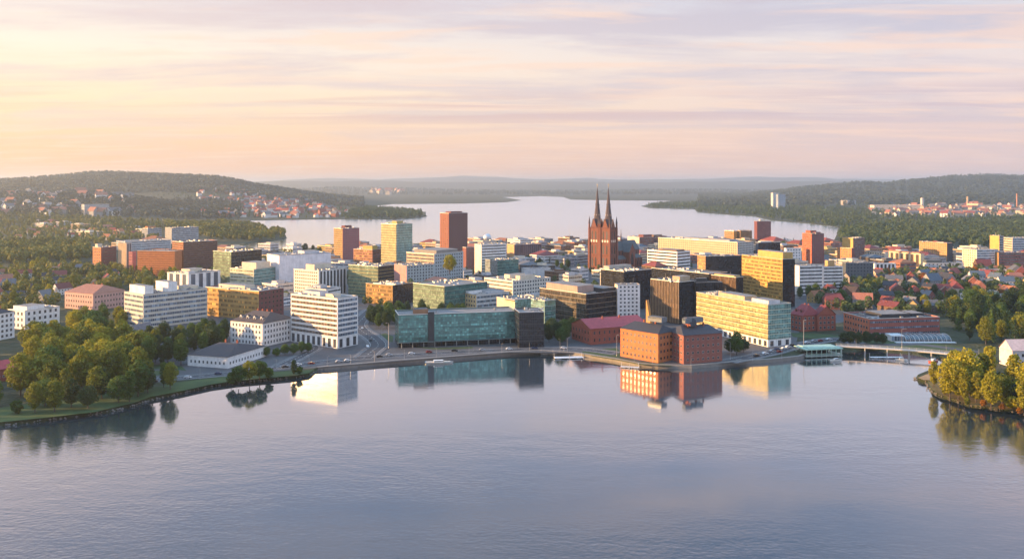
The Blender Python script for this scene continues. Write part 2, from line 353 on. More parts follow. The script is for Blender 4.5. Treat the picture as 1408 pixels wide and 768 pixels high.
def build_ground():
    bound = [(p.x, p.y) for p in SHOREW] + [(3500, 560), (40000, 4000), (40000, 42000), (-40000, 42000), (-40000, 4000), (-3500, 420)]
    lake = [(p.x, p.y) for p in LAKEW]
    pts = [Vector(p) for p in bound] + [Vector(p) for p in lake]
    nb, nl = len(bound), len(lake)
    edges = [(i, (i+1) % nb) for i in range(nb)] + [(nb+i, nb+(i+1) % nl) for i in range(nl)]
    rng = random.Random(3); Y = 900.0
    while Y < 36000:
        st = max(45, Y*.026)
        a = -560
        while a < 1980:
            px = a+rng.uniform(-6, 6); y = Y*(1+rng.uniform(-.008, .008)); x = (px-CX)*y/F
            if inside(x, y, bound) and not inside(x, y, lake) and segdist(x, y, LAKEW) > 12 + .004*y: pts.append(Vector((x, y)))
            a += 24
        Y += st
    r = delaunay_2d_cdt(pts, edges, [], 0, 1e-4)
    V, Fs = r[0], r[2]
    keep = []
    for f in Fs:
        c = sum((V[i] for i in f), Vector((0, 0)))/len(f)
        if inside(c.x, c.y, bound) and not inside(c.x, c.y, lake): keep.append(f)
    me = bpy.data.meshes.new('ground'); vs = [(v.x, v.y, ground_z(v.x, v.y)) for v in V]; fs = [tuple(f) for f in keep]
    fs = [f if (Vector(vs[f[1]])-Vector(vs[f[0]])).cross(Vector(vs[f[2]])-Vector(vs[f[0]])).z > 0 else tuple(reversed(f)) for f in fs]
    def skirt(loop, sgn, out, closed=True):
        n = len(loop)
        for i in range(n if closed else n-1):
            a, b = loop[i], loop[(i+1) % n]
            d = Vector((b[0]-a[0], b[1]-a[1])); d.normalize(); nrm = Vector((d.y, -d.x))*sgn*out
            k = len(vs); vs.extend([(a[0], a[1], G), (b[0], b[1], G), (b[0]+nrm.x, b[1]+nrm.y, -1.2), (a[0]+nrm.x, a[1]+nrm.y, -1.2)])
            fs.append((k, k+1, k+2, k+3))
    skirt(bound[:len(SHORE)], 1, 1.6, False); skirt(lake, 1, 4.0)
    me.from_pydata(vs, [], fs); me.materials.append(groundm()); me.update()
    for p in me.polygons: p.use_smooth = abs(p.normal.z) > .6
    tag(link('ground', me), kind='structure')
build_ground()
w = MB(); w.poly([(-45000,-9000,0), (45000,-9000,0), (45000,42000,0), (-45000,42000,0)]); tag(w.build('water', waterm()), kind='structure')
# thin air: an even pale haze round the whole place
hz = MB(); hz.box(-39000, 39000, -8000, 41000, -1.5, 290, bottom=True)
hm = bpy.data.materials.new('haze'); hm.use_nodes = True; ht = NT(hm.node_tree); ht.n.remove(ht.n['Principled BSDF'])
pv = ht.add('ShaderNodeVolumePrincipled', {'Color': (.76, .88, 1.0, 1), 'Density': 6.6e-5, 'Anisotropy': .5}); ht.l.new(pv.outputs[0], ht.n['Material Output'].inputs['Volume'])
hm.cycles.homogeneous_volume = True
tag(hz.build('haze', hm), kind='stuff')

def sheet(name, pts, z, m, kind='structure'):
    b = MB(); P = [gp(x, y, z) for x, y in pts]
    if sum(P[i-1].x*P[i].y-P[i].x*P[i-1].y for i in range(len(P))) < 0: P.reverse()
    b.poly(P); return tag(b.build(name, m), kind=kind)
def path_pts(px, n=6):
    """smooth curve through photo pixels on the ground"""
    P = [gp(*p) for p in px]; out = []
    for i in range(len(P)-1):
        p0, p1, p2, p3 = P[max(i-1, 0)], P[i], P[i+1], P[min(i+2, len(P)-1)]
        for k in range(n):
            t = k/n; out.append(.5*((2*p1)+(p2-p0)*t+(2*p0-5*p1+4*p2-p3)*t*t+(3*p1-p0-3*p2+p3)*t**3))
    out.append(P[-1]); return out
def strip_quads(b, P, w0, w1, z, dash=None):
    """ribbon between offsets w0..w1 from a centre line"""
    N = []
    for i in range(len(P)):
        d = P[min(i+1, len(P)-1)]-P[max(i-1, 0)]; d.z = 0; d.normalize(); N.append(Vector((-d.y, d.x, 0)))
    for i in range(len(P)-1):
        if dash and i % dash: continue
        q = [P[i]+N[i]*w0, P[i+1]+N[i+1]*w0, P[i+1]+N[i+1]*w1, P[i]+N[i]*w1]; q = [(v.x, v.y, z) for v in q]
        if (Vector(q[1])-Vector(q[0])).cross(Vector(q[2])-Vector(q[0])).z < 0: q.reverse()
        b.poly(q)
def road(name, px, width, z, m, n=8, marks=True, pave=2.5):
    P = path_pts(px, n)
    b = MB(); strip_quads(b, P, -width/2, width/2, z); tag(b.build(name, m), kind='structure')
    if pave:
        b = MB()
        for s in (-1, 1):
            i0, i1 = s*width/2, s*(width/2+pave); strip_quads(b, P, min(i0, i1), max(i0, i1), z+.12)
            for w_ in (i0,):                                   # kerb face
                for a, c in zip(P, P[1:]):
                    d = c-a; d.z = 0; d.normalize(); nn = Vector((-d.y, d.x, 0))*w_
                    b.poly([(a.x+nn.x, a.y+nn.y, z), (c.x+nn.x, c.y+nn.y, z), (c.x+nn.x, c.y+nn.y, z+.12), (a.x+nn.x, a.y+nn.y, z+.12)])
        tag(b.build('pavement', asphalt((.14,.14,.145))), kind='structure')
    if marks:
        b = MB(); strip_quads(b, P, -.14, .14, z+.02, dash=2); 
        for s in (-1, 1): strip_quads(b, P, s*(width/2-.5)-.1, s*(width/2-.5)+.1, z+.02)
        tag(b.build('road_marking', plain((.62,.62,.60))), kind='structure')
    return P
ASPH = asphalt((.055,.060,.070)); PAVE = asphalt((.075,.078,.085))
sheet('city_paving', [(170,450),(300,380),(330,350),(560,341),(1000,340),(1160,352),(1420,362),(1420,400),(1100,452),(1095,470),(1060,490),(1000,499),(900,503),(850,494),(790,485),(700,484.5),(600,492),(500,500),(440,505),(250,520),(215,524)], G+.01, PAVE)
GR = grassm((.020,.046,.012), (.046,.082,.020), .05); GR2 = grassm((.024,.054,.012), (.052,.090,.020), .08)
sheet('lawn', [(-60,590),(0,580),(60,574),(130,566),(185,553),(207,545),(245,538),(290,528),(325,523),(365,519.5),(405,516),(424,513),(432,508),(380,511),(300,518),(240,526),(200,534),(150,538),(90,548),(0,560),(-60,566)], G+.03, GR2)
sheet('lawn', [(200,500),(250,503),(258,511),(215,516),(190,512)], G+.03, GR)
sheet('lawn', [(802,487),(850,492),(856,486),(848,478),(800,481)], G+.03, GR)
sheet('lawn', [(812,489),(850,495),(880,501),(925,503),(912,499),(880,497),(850,490),(818,485)], G+.04, GR2)
sheet('lawn', [(1087,457),(1120,458),(1165,462),(1170,468),(1120,465),(1090,463)], G+.03, GR)
sheet('lawn', [(1180,466),(1230,463),(1330,478),(1350,484),(1300,482),(1240,479),(1195,476)], G+.03, GR)
sheet('lawn', [(506,462),(530,458),(541,462),(540,470),(520,468)], G+.03, GR)
sheet('lawn', [(542,474),(600,480),(650,478.5),(650,476),(600,478)], G+.05, GR)
sheet('footpath', [(1195,473),(1260,471),(1345,482),(1345,485),(1262,474),(1200,476)], G+.05, PAVE)
sheet('sandbank', [(1262,519),(1274,514),(1290,512),(1296,518),(1285,522),(1270,522)], G+.04, grassm((.28,.17,.08), (.40,.24,.11), .2))
sheet('shore_strip', [(1277,525),(1296,520),(1330,530),(1408,545),(1480,552),(1480,571),(1410,565),(1370,561),(1335,556),(1312,548),(1293,542),(1282,535)], G+.035, grassm((.10,.075,.02), (.20,.14,.045), .15))
road('lakeside_road', [(150,540),(205,524),(258,518.5),(320,513),(380,505.5),(440,498),(500,492),(560,488),(640,483.5),(740,479.5),(800,480),(850,486)], 9, G+.05, ASPH)
road('city_street', [(500,492),(512,482),(520,474),(512,464),(498,455),(492,446),(500,436),(512,425)], 12, G+.07, ASPH)
road('city_street', [(380,505.5),(405,494),(420,486),(432,478),(420,470),(405,464)], 8, G+.06, ASPH)
road('city_street', [(1000,497),(1060,485),(1100,474),(1150,466),(1170,470),(1200,478)], 10, G+.06, ASPH)
road('park_path', [(190,510),(225,508),(258,511.5)], 5, G+.06, PAVE, marks=False, pave=0)
# stone quay along the town front
def quay():
    P = [gp(x, y, 0) for x, y in SHORE if 430 < x < 1112]
    b = MB(); n = len(P); N = []
    for i in range(n):
        d = P[min(i+1, n-1)]-P[max(i-1, 0)]; d.normalize(); N.append(Vector((d.y, -d.x, 0)))
    for i in range(n-1):
        a, c, na, nc = P[i], P[i+1], N[i], N[i+1]
        A = [a+na*1.9, c+nc*1.9, c-nc*.6, a-na*.6]
        f = lambda v, z: (v.x, v.y, z)
        b.poly([f(A[0],-1), f(A[1],-1), f(A[1],G+.28), f(A[0],G+.28)]); b.poly([f(A[0],G+.28), f(A[1],G+.28), f(A[2],G+.28), f(A[3],G+.28)]); b.poly([f(A[2],G), f(A[3],G), f(A[3],G+.28), f(A[2],G+.28)])
    o = b.build('quay_wall', brickm((.24,.225,.21))); tag(o, 'long pale stone quay wall edging the lake in front of the city', 'quay')
quay()

def shore_rocks():
    r = random.Random(8); b = MB(); P = [p for p in SHOREW]
    for i, (px, py) in enumerate(SHORE[:-1]):
        if 440 < px < 1262 or px < -120: continue
        a, c = P[i], P[i+1]; L = (c-a).length; n = int(L*.9)
        d = (c-a).normalized(); nr = Vector((d.y, -d.x, 0))
        for _ in range(n):
            q = a+d*r.uniform(0, L)+nr*r.gauss(1.1, .7); s = r.uniform(.25, .95); V = [Vector((r.gauss(0,1), r.gauss(0,1), r.gauss(0,.7))).normalized()*s for _ in range(6)]
            k = [Vector((s,0,0)), Vector((0,s*.8,0)), Vector((-s,0,0)), Vector((0,-s*.9,0))]; k = [v+w*.25 for v, w in zip(k, V)]; t, bo = Vector((0,0,s*.7))+V[4]*.3, Vector((0,0,-s)); h = Vector((q.x, q.y, r.uniform(.0, .7)))
            for j in range(4): b.poly([h+k[j], h+k[(j+1) % 4], h+t]); b.poly([h+k[(j+1) % 4], h+k[j], h+bo])
    tag(b.build('shore_rocks', plain((.17,.16,.15), .9)), 'loose grey rocks strewn along the grassy park shore and the wooded point', 'rocks', kind='stuff')
shore_rocks()
# ------------------------------------------------------------------ buildings
WHITE, CREAM, GREY, LGREY = (.76,.74,.72), (.62,.54,.42), (.34,.34,.35), (.52,.52,.54)
GOLD, ORANGE, REDB, MAROON, BROWN, DARK, PINK, TAN = (.46,.29,.10), (.46,.17,.06), (.30,.085,.055), (.16,.05,.05), (.17,.095,.06), (.035,.036,.042), (.48,.30,.27), (.50,.36,.22)
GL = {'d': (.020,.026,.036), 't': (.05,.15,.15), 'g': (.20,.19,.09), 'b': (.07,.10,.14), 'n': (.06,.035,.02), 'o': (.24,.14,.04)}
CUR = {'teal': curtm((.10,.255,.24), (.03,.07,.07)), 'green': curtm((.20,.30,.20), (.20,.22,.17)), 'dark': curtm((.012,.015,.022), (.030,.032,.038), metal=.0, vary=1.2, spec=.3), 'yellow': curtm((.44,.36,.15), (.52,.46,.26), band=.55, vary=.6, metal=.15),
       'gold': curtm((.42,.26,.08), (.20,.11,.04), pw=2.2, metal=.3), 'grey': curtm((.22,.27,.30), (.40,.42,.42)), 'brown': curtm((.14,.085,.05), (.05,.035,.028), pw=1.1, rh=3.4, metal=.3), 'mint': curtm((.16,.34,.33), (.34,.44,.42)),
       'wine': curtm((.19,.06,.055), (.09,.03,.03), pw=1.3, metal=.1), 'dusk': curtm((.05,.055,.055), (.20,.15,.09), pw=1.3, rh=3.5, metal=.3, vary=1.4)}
LANDMARKS = []; FOOT = []
ROOF_D, ROOF_L, ROOF_M = roofm((.10,.10,.105)), roofm((.46,.44,.42)), roofm((.24,.23,.22))
WINME = {}
def window_mesh(w, h, glass, frame):
    k = (w, h, glass, frame)
    if k not in WINME:
        b = MB(); b.box(-w/2-.12, w/2+.12, -.05, .02, -.12, h+.12, mi=1); b.box(-w/2, w/2, -.09, -.051, 0, h, mi=0)
        b.box(-.04, .04, -.11, -.092, 0, h, mi=1)
        WINME[k] = b.mesh('window', [glassm(GL[glass]), plain(frame)])
    return WINME[k]
UNITME = []
def unit_meshes():
    if UNITME: return UNITME
    for (sx, sy, sz, col) in ((2.2,1.6,1.3,(.42,.42,.42)), (3.4,2.0,1.7,(.55,.54,.52)), (1.4,1.4,2.0,(.30,.30,.31)), (4.6,2.4,1.2,(.38,.37,.36))):
        b = MB(); b.box(-sx/2, sx/2, -sy/2, sy/2, .15, sz); b.box(-sx/2+.1, sx/2-.1, -sy/2+.1, sy/2-.1, 0, .15, mi=1); b.tube((-sx*.2,0,sz), (-sx*.2,0,sz+.25), .45, n=8, mi=1); b.tube((sx*.2,0,sz), (sx*.2,0,sz+.25), .45, n=8, mi=1)
        UNITME.append(b.mesh('ventilation_unit', [metalm(col), plain((.08,.08,.08))]))
    b = MB(); b.box(-5, 5, -.45, .45, .5, 1.3, bottom=True); b.box(-5.4, -4.4, -.5, .5, 0, 1.3); b.box(4.2, 5.2, -.5, .5, 0, 1.9); UNITME.append(b.mesh('ventilation_unit', [metalm((.5,.5,.5))]))
    b = MB(); b.box(-1.5, 1.5, -1.5, 1.5, 0, .5); b.poly([(-1.5,-1.5,.5), (1.5,-1.5,.5), (0,0,1.3)], mi=1); b.poly([(1.5,-1.5,.5), (1.5,1.5,.5), (0,0,1.3)], mi=1); b.poly([(1.5,1.5,.5), (-1.5,1.5,.5), (0,0,1.3)], mi=1); b.poly([(-1.5,1.5,.5), (-1.5,-1.5,.5), (0,0,1.3)], mi=1); UNITME.append(b.mesh('ventilation_unit', [plain((.5,.5,.5)), glassm(GL['b'])]))
    return UNITME
def face_frame(face, L1, L2):
    """origin, along, outward, length of a wall seen from outside"""
    return {'F': ((-L1/2, -L2/2), (1, 0), (0, -1), L1, 0), 'R': ((L1/2, -L2/2), (0, 1), (1, 0), L2, math.pi/2), 'B': ((L1/2, L2/2), (-1, 0), (0, 1), L1, math.pi), 'L': ((-L1/2, L2/2), (0, -1), (-1, 0), L2, -math.pi/2)}[face]
def wall_panel(root, name, fr, u0, u1, z0, z1, d0, d1, m):
    """slab fixed to a wall from u0..u1, z0..z1, reaching out to d1"""
    (ox, oy), (ax, ay), (nx, ny), L, rz = fr
    b = MB(); b.box(u0, u1, -d1, -d0, z0, z1, bottom=True)
    return link(name, b.mesh(name, m), root, (ox, oy, 0), rz)
def facade(root, face, style, L1, L2, H, fh, z0, opt, count):
    fr = face_frame(face, L1, L2); (ox, oy), (ax, ay), (nx, ny), L, rz = fr
    kind, _, arg = style.partition(':'); mg = min(1.2, L*.06)
    nf = max(1, int((H-z0-.6)/fh)); fhh = (H-z0-.6)/nf
    frame = opt.get('frame', (.5,.5,.48))
    if kind == 'p':                                           # single windows
        sp = opt.get('sp', 3.6); ww, wh = opt.get('win', (1.7, 1.9)); n = max(1, int((L-2*mg)/sp)); sp = (L-2*mg)/n
        me = window_mesh(ww, wh, arg or 'd', frame); extra = MB()
        for k in range(nf):
            for i in range(n):
                u = mg+sp*(i+.5); z = z0+fhh*k+fhh*.28
                if count[0] < 100:
                    count[0] += 1; link('window', me, root, (ox+ax*u, oy+ay*u, z), rz)
                else:
                    extra.box(u-ww/2-.12, u+ww/2+.12, -.05, .02, z-.12, z+wh+.12, mi=1); extra.box(u-ww/2, u+ww/2, -.09, -.051, z, z+wh, mi=0)
        if extra.f: tag(link('window', extra.mesh('window', [glassm(GL[arg or 'd']), plain(frame)]), root, (ox, oy, 0), rz), kind='stuff')
    elif kind == 'r':                                         # one ribbon of glazing per storey
        wh = opt.get('wh', fhh*.5); m = bandm(GL[arg or 'd'], opt.get('pw', 1.6), frame, opt.get('vary', .7))
        for k in range(nf):
            z = z0+fhh*k+(fhh-wh)*.5; wall_panel(root, 'ribbon_window', fr, mg*.6, L-mg*.6, z, z+wh, -.05, .06, m)
            if opt.get('ledge', opt.get('deep')): wall_panel(root, 'ledge', fr, -.1, L+.1, z-.28, z-.02, -.05, opt.get('ledge', opt.get('deep')), plain(opt.get('ledgecol', WHITE)) if 'ledge' in opt else opt['sillmat'])
    elif kind == 'v':                                         # tall strips of glazing
        sp = opt.get('vsp', 4.2); n = max(2, int((L-2*mg)/sp)); sp = (L-2*mg)/n; m = bandm(GL[arg or 'd'], 1.0, (.10,.10,.11), .3)
        for i in range(n):
            u = mg+sp*(i+.5); wall_panel(root, 'strip_window', fr, u-sp*.28, u+sp*.28, z0+1.0, H-1.2, -.05, .07, m)
    elif kind == 'c':
        wall_panel(root, 'curtain_wall', fr, .15, L-.15, z0+.1, H-.5, -.05, .12, CUR[arg])
        if opt.get('floors'):
            for k in range(1, nf): wall_panel(root, 'floor_band', fr, .05, L-.05, z0+fhh*k-.22, z0+fhh*k+.22, .0, .2, plain(opt['floors']))
    elif kind == 'f':                                         # glazing behind slim upright fins
        wall_panel(root, 'curtain_wall', fr, .15, L-.15, z0+.1, H-.5, -.05, .12, CUR[arg])
        b = MB(); n = int(L/1.8)
        for i in range(n+1): u = .3+(L-.6)*i/n; b.box(u-.13, u+.13, -.62, -.125, z0+.3, H-.2, bottom=True)
        link('fin_screen', b.mesh('fin_screen', plain(opt.get('fincol', (.30,.21,.13)))), root, (ox, oy, 0), rz)
def place(xl, xc, xr, yt, yb, th=45, L1=None, L2=None):
    az = math.atan((xc-CX)/F); t = math.radians(th)+az; c, s = math.cos(t), math.sin(t)
    p = gp(xc, yb); Yc, Xc = p.y, p.x; a = (xl-CX)/F; b = (xr-CX)/F
    if L1 is None: L1 = max(4, (Xc-a*Yc)/max(.12, c+a*s))
    if L2 is None: L2 = max(4, (b*Yc-Xc)/max(.12, s-b*c))
    H = CAMH-(yt-HY)*Yc/F-G
    ctr = Vector((Xc, Yc, 0))+Vector((-c, s, 0))*(L1/2)+Vector((s, c, 0))*(L2/2); ctr.z = G
    return ctr, -t, L1, L2, H
def foot(ctr, rz, L1, L2, pad=0, who=''):
    c, s = math.cos(rz), math.sin(rz); P = []
    for x, y in ((-1,-1),(1,-1),(1,1),(-1,1)):
        x, y = x*(L1/2+pad), y*(L2/2+pad); P.append((ctr.x+c*x-s*y, ctr.y+s*x+c*y))
    FOOT.append((P, ctr.x, ctr.y, math.hypot(L1/2+pad, L2/2+pad), who))
def clear(x, y, r=0):
    for P, cx, cy_, R, _ in FOOT:
        if (x-cx)**2+(y-cy_)**2 < (R+r)**2 and (inside(x, y, P) or (r and segdist(x, y, P) < r)): return False
    return True
rb = random.Random(11)
def wm(col): return col if isinstance(col, bpy.types.Material) else (brickm(col) if (col in (REDB, ORANGE, MAROON, BROWN, (.29,.105,.08))) else wallm(col))
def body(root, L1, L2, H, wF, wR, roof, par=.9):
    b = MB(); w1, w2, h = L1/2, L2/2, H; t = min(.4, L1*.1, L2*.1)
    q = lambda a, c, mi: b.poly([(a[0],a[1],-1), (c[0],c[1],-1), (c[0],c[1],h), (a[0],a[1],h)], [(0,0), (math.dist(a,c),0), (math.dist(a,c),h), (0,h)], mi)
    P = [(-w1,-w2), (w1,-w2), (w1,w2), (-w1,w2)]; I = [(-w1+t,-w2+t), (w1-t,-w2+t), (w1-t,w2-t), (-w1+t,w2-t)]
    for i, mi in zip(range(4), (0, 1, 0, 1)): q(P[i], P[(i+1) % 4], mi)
    for i in range(4):
        j = (i+1) % 4; mi = i % 2
        b.poly([(*P[i],h), (*P[j],h), (*I[j],h), (*I[i],h)], mi=mi); b.poly([(*I[j],h-par), (*I[i],h-par), (*I[i],h), (*I[j],h)], mi=mi)
    b.build('wall', [wF, wR], root)
    r = MB(); r.poly([(x, y, h-par) for x, y in I]); r.build('roof', roof, root)
    if min(L1, L2) > 7:                                       # thin coping that stands proud of the wall
        k = MB(); o_ = .22; Q = [(-w1-o_,-w2-o_), (w1+o_,-w2-o_), (w1+o_,w2+o_), (-w1-o_,w2+o_)]
        for i in range(4):
            j = (i+1) % 4; k.poly([(*Q[i],h-.28), (*Q[j],h-.28), (*Q[j],h+.07), (*Q[i],h+.07)]); k.poly([(*Q[i],h+.07), (*Q[j],h+.07), (*I[j],h+.07), (*I[i],h+.07)]); k.poly([(*Q[j],h-.28), (*Q[i],h-.28), (*P[i],h-.28), (*P[j],h-.28)])
        k.build('coping', metalm(rb.choice(((.5,.5,.5), (.34,.33,.32), (.6,.58,.55)))), root)
def B(name, label, cat, short, xl, xc, xr, yt, yb, wall=WHITE, wallR=None, sF='r', sR=None, th=45, fh=3.6, z0=.6, roof=None, pent=(), units=None, base=None, L1=None, L2=None, group=None, **opt):
    ctr, rz, L1, L2, H = place(xl, xc, xr, yt, yb, th, L1, L2)
    root = empty(name, ctr, rz); tag(root, label, cat, group)
    foot(ctr, rz, L1, L2, 1.0, name); LANDMARKS.append((ctr.x, ctr.y, short, max(L1, L2)/2))
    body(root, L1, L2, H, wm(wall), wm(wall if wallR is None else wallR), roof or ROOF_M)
    cnt = [0]
    if ctr.y < 1100: opt['deep'] = .22; opt['sillmat'] = wm(wall if wallR is None else wallR)
    if base:                                                  # a different ground storey
        bh, bcol, bst = base; z0 = bh
        for f in 'FR':
            fr = face_frame(f, L1, L2)
            if bst == 'p':
                wall_panel(root, 'ground_storey', fr, -.05, fr[3]+.05, 0, bh-.3, -.05, .1, wm(bcol)); n = max(2, int(fr[3]/5.5))
                for i in range(n): u = fr[3]*(i+.5)/n; wall_panel(root, 'shop_window', fr, u-1.5, u+1.5, .4, bh-1.1, .05, .14, bandm(GL['d'], 1.5, (.2,.2,.2)))
            else: wall_panel(root, 'ground_storey', fr, .1, fr[3]-.1, .1, bh-.3, -.05, .08, CUR[bst])
    facade(root, 'F', sF, L1, L2, H, fh, z0, opt, cnt); facade(root, 'R', sF if sR is None else sR, L1, L2, H, fh, z0, opt, cnt)
    for (u0, u1, v0, v1, h, col) in pent:                     # roof-top storeys, as fractions of the roof
        b = MB(); b.box(-L1/2+u0*L1, -L1/2+u1*L1, -L2/2+v0*L2, -L2/2+v1*L2, H-.9, H+h, topmi=1); b.build('penthouse', [wm(col) if not isinstance(col, str) else CUR[col], ROOF_M], root)
    nu = units if units is not None else min(16, int(L1*L2/42)+3)
    for i in range(nu):
        for _ in range(8):
            u, v = rb.uniform(.1, .9), rb.uniform(.12, .88)
            if not any(p[0]-.06 < u < p[1]+.06 and p[2]-.1 < v < p[3]+.1 for p in pent): break
        else: continue
        if min(L1, L2) < 8: continue
        link('ventilation_unit', rb.choice(unit_meshes()), root, (-L1/2+u*L1, -L2/2+v*L2, H-.9), rb.choice((0, math.pi/2)))
    if H > 18 and rb.random() < .35:
        b = MB(); b.tube((0,0,H-.9), (0,0,H+5), .09, .04, 5); b.tube((-.6,0,H+3.2), (.6,0,H+3.2), .04, n=4); link('antenna', b.mesh('antenna', metalm((.4,.4,.4))), root, (L1*rb.uniform(-.3,.3), L2*rb.uniform(-.3,.3), 0))
    return root, L1, L2, H
def pitched_shape(b, L1, L2, e, r, hip, axis='x', over=.4, mi=0):
    """roof faces over a rectangle: eaves height e, ridge r, hip inset"""
    a, c = L1/2+over, L2/2+over
    if axis == 'x':
        R0, R1 = (-a+hip, 0, r), (a-hip, 0, r)
        b.poly([(-a,-c,e), (a,-c,e), R1, R0], mi=mi); b.poly([(a,c,e), (-a,c,e), R0, R1], mi=mi)
        if hip > 0: b.poly([(a,-c,e), (a,c,e), R1], mi=mi); b.poly([(-a,c,e), (-a,-c,e), R0], mi=mi)
    else:
        R0, R1 = (0, -c+hip, r), (0, c-hip, r)
        b.poly([(a,-c,e), (a,c,e), R1, R0], mi=mi); b.poly([(-a,c,e), (-a,-c,e), R0, R1], mi=mi)
        if hip > 0: b.poly([(-a,-c,e), (a,-c,e), R0], mi=mi); b.poly([(a,c,e), (-a,c,e), R1], mi=mi)
    for f in [(-a,-c), (a,-c), (a,c), (-a,c)]: pass
    b.poly([(-a,-c,e-.02), (-a,c,e-.02), (a,c,e-.02), (a,-c,e-.02)], mi=mi)
def PB(name, label, cat, short, xl, xc, xr, yt, yb, rise, wall, tile, th=45, hip=6, axis='x', sF='p', sR='p', fh=3.6, L1=None, L2=None, chim=2, dormers=0, over=.5, z0=.6, group=None, base=None, **opt):
    """building with a pitched roof; yt is the eaves line at the near corner"""
    ctr, rz, L1, L2, H = place(xl, xc, xr, yt, yb, th, L1, L2)
    root = empty(name, ctr, rz); tag(root, label, cat, group); foot(ctr, rz, L1, L2, 1.0, name); LANDMARKS.append((ctr.x, ctr.y, short, max(L1, L2)/2))
    b = MB(); b.box(-L1/2, L1/2, -L2/2, L2/2, -1, H, top=False)
    if hip == 0:
        if axis == 'x':
            b.poly([(L1/2,-L2/2,H), (L1/2,L2/2,H), (L1/2,0,H+rise)]); b.poly([(-L1/2,L2/2,H), (-L1/2,-L2/2,H), (-L1/2,0,H+rise)])
        else:
            b.poly([(-L1/2,-L2/2,H), (L1/2,-L2/2,H), (0,-L2/2,H+rise)]); b.poly([(L1/2,L2/2,H), (-L1/2,L2/2,H), (0,L2/2,H+rise)])
    b.build('wall', wm(wall), root)
    r = MB(); pitched_shape(r, L1, L2, H+.03, H+rise+.25, hip, axis, over); ro = r.build('roof', tilem(tile), root)
    cnt = [0]; facade(root, 'F', sF, L1, L2, H, fh, z0, opt, cnt); facade(root, 'R', sR, L1, L2, H, fh, z0, opt, cnt)
    for i in range(chim):
        c = MB(); c.box(-.55, .55, -.45, .45, 0, 2.6, topmi=1); c.box(-.3, .3, -.25, .25, 2.6, 3.0)
        t = -.3+.6*(i+.5)/chim; loc = (L1*t, L2*.08, H+rise*.75) if axis == 'x' else (L1*.08, L2*t, H+rise*.75)
        link('chimney', c.mesh('chimney', [brickm(REDB), plain(DARK)]), ro, loc)
    for i in range(dormers):
        d = MB(); d.box(-1.0, 1.0, -.6, 1.6, 0, 1.8, mi=0); d.poly([(-1.2,-.8,1.8), (1.2,-.8,1.8), (0,-.8,2.9)], mi=0); d.poly([(-1.3,-.85,1.75), (0,-.85,2.95), (0,2.0,2.95), (-1.3,2.0,1.75)], mi=1); d.poly([(1.3,-.85,1.75), (1.3,2.0,1.75), (0,2.0,2.95), (0,-.85,2.95)], mi=1)
        d.box(-.6, .6, -.68, -.61, .4, 1.6, mi=2)
        t = -.5+(i+.5)/dormers; link('dormer', d.mesh('dormer', [wm(wall), tilem(tile), glassm(GL['d'])]), ro, (L1*t*.85, -L2/2+L2*.16, H+rise*.25))
    return root, L1, L2, H
O, T = 'office building', 'tower'
RT, RTD, RBL, ROR = (.28,.055,.035), (.17,.036,.034), (.035,.037,.048), (.36,.13,.05)
def find(short):
    for o in C.objects:
        if o.get('label') and short in o['label']: return o
# ---- waterfront row
B('hotel', 'white waterfront hotel with long ribbon windows on every storey and a pillared ground floor', 'hotel', 'the white ribbon-windowed hotel', 400,464,492, 410,479, WHITE, sF='r:n', sR='r:b', th=47, fh=3.35, z0=7.6, ledge=.45, base=(7.6, WHITE, 'p'), pent=[(.12,.5,.3,.7,2.2,LGREY), (.6,.75,.35,.75,1.4,CREAM)], wh=1.9, units=6)
r_, L1_, L2_, H_ = B('glass_office', 'long teal glass waterfront office with a dark core tower near its end', O, 'the teal glass waterfront office', 542.5,548,710, 432.5,478, (.10,.16,.16), sF='c:teal', sR='c:teal', th=84, z0=3.9, fh=4.2, base=(3.8, DARK, 'dark'), floors=(.05,.13,.13), units=5, L1=24)
# (its long face is the right-hand one)
fr_ = face_frame('R', L1_, L2_)
def extra_core():
    b = MB(); u = L2_*.245; b.box(u, u+L2_*.05, -.9, .6, 0, H_+1.2, topmi=0); o = link('core_shaft', b.mesh('core_shaft', plain((.025,.028,.034))), r_, (fr_[0][0], fr_[0][1], 0), fr_[4])
    b = MB(); b.box(L2_*.135, L2_*.25, 3, 12, H_-.9, H_+3.0, topmi=1); link('penthouse', b.mesh('penthouse', [wm((.30,.16,.09)), ROOF_D]), r_, (fr_[0][0], fr_[0][1], 0), fr_[4])
    for u in range(2, int(L2_)-1, 8):
        b = MB(); b.tube((u,-1.6,0), (u,-1.6,3.7), .22, n=8); link('column', b.mesh('column', plain((.28,.30,.30))), r_, (fr_[0][0], fr_[0][1], 0), fr_[4])
    b = MB(); b.box(-1, L2_+.2, -2.4, -.1, 3.6, 4.0, bottom=True); link('canopy', b.mesh('canopy', plain((.10,.13,.13))), r_, (fr_[0][0], fr_[0][1], 0), fr_[4])
extra_core()
B('glass_block', 'black glass office block joining the end of the teal waterfront office', O, 'the black glass waterfront block', 710.5,714,748, 429,478, (.022,.025,.032), sF='c:dark', sR='c:dark', th=80, floors=(.025,.027,.032), L1=22, units=3)
PB('brick_warehouse', 'orange brick waterfront building with a dark hipped roof beside the lake', 'brick building', 'the orange brick waterfront building', 853,905,941, 459,499, 4.2, ORANGE, RBL, th=38, hip=5, sF='p', sR='p', fh=3.9, sp=3.3, win=(1.4,1.7), frame=(.30,.13,.08), chim=2, over=.6, L2=20)
PB('brick_warehouse', 'orange brick waterfront wing whose long shaded front has many small windows', 'brick building', 'the brick wing by the quay', 917,940,993, 461,500.5, 4.4, (.29,.105,.08), RBL, th=58, hip=5, axis='y', sF='p', sR='p', fh=3.9, sp=3.5, win=(1.3,1.5), frame=(.55,.45,.40), chim=3, over=.6)
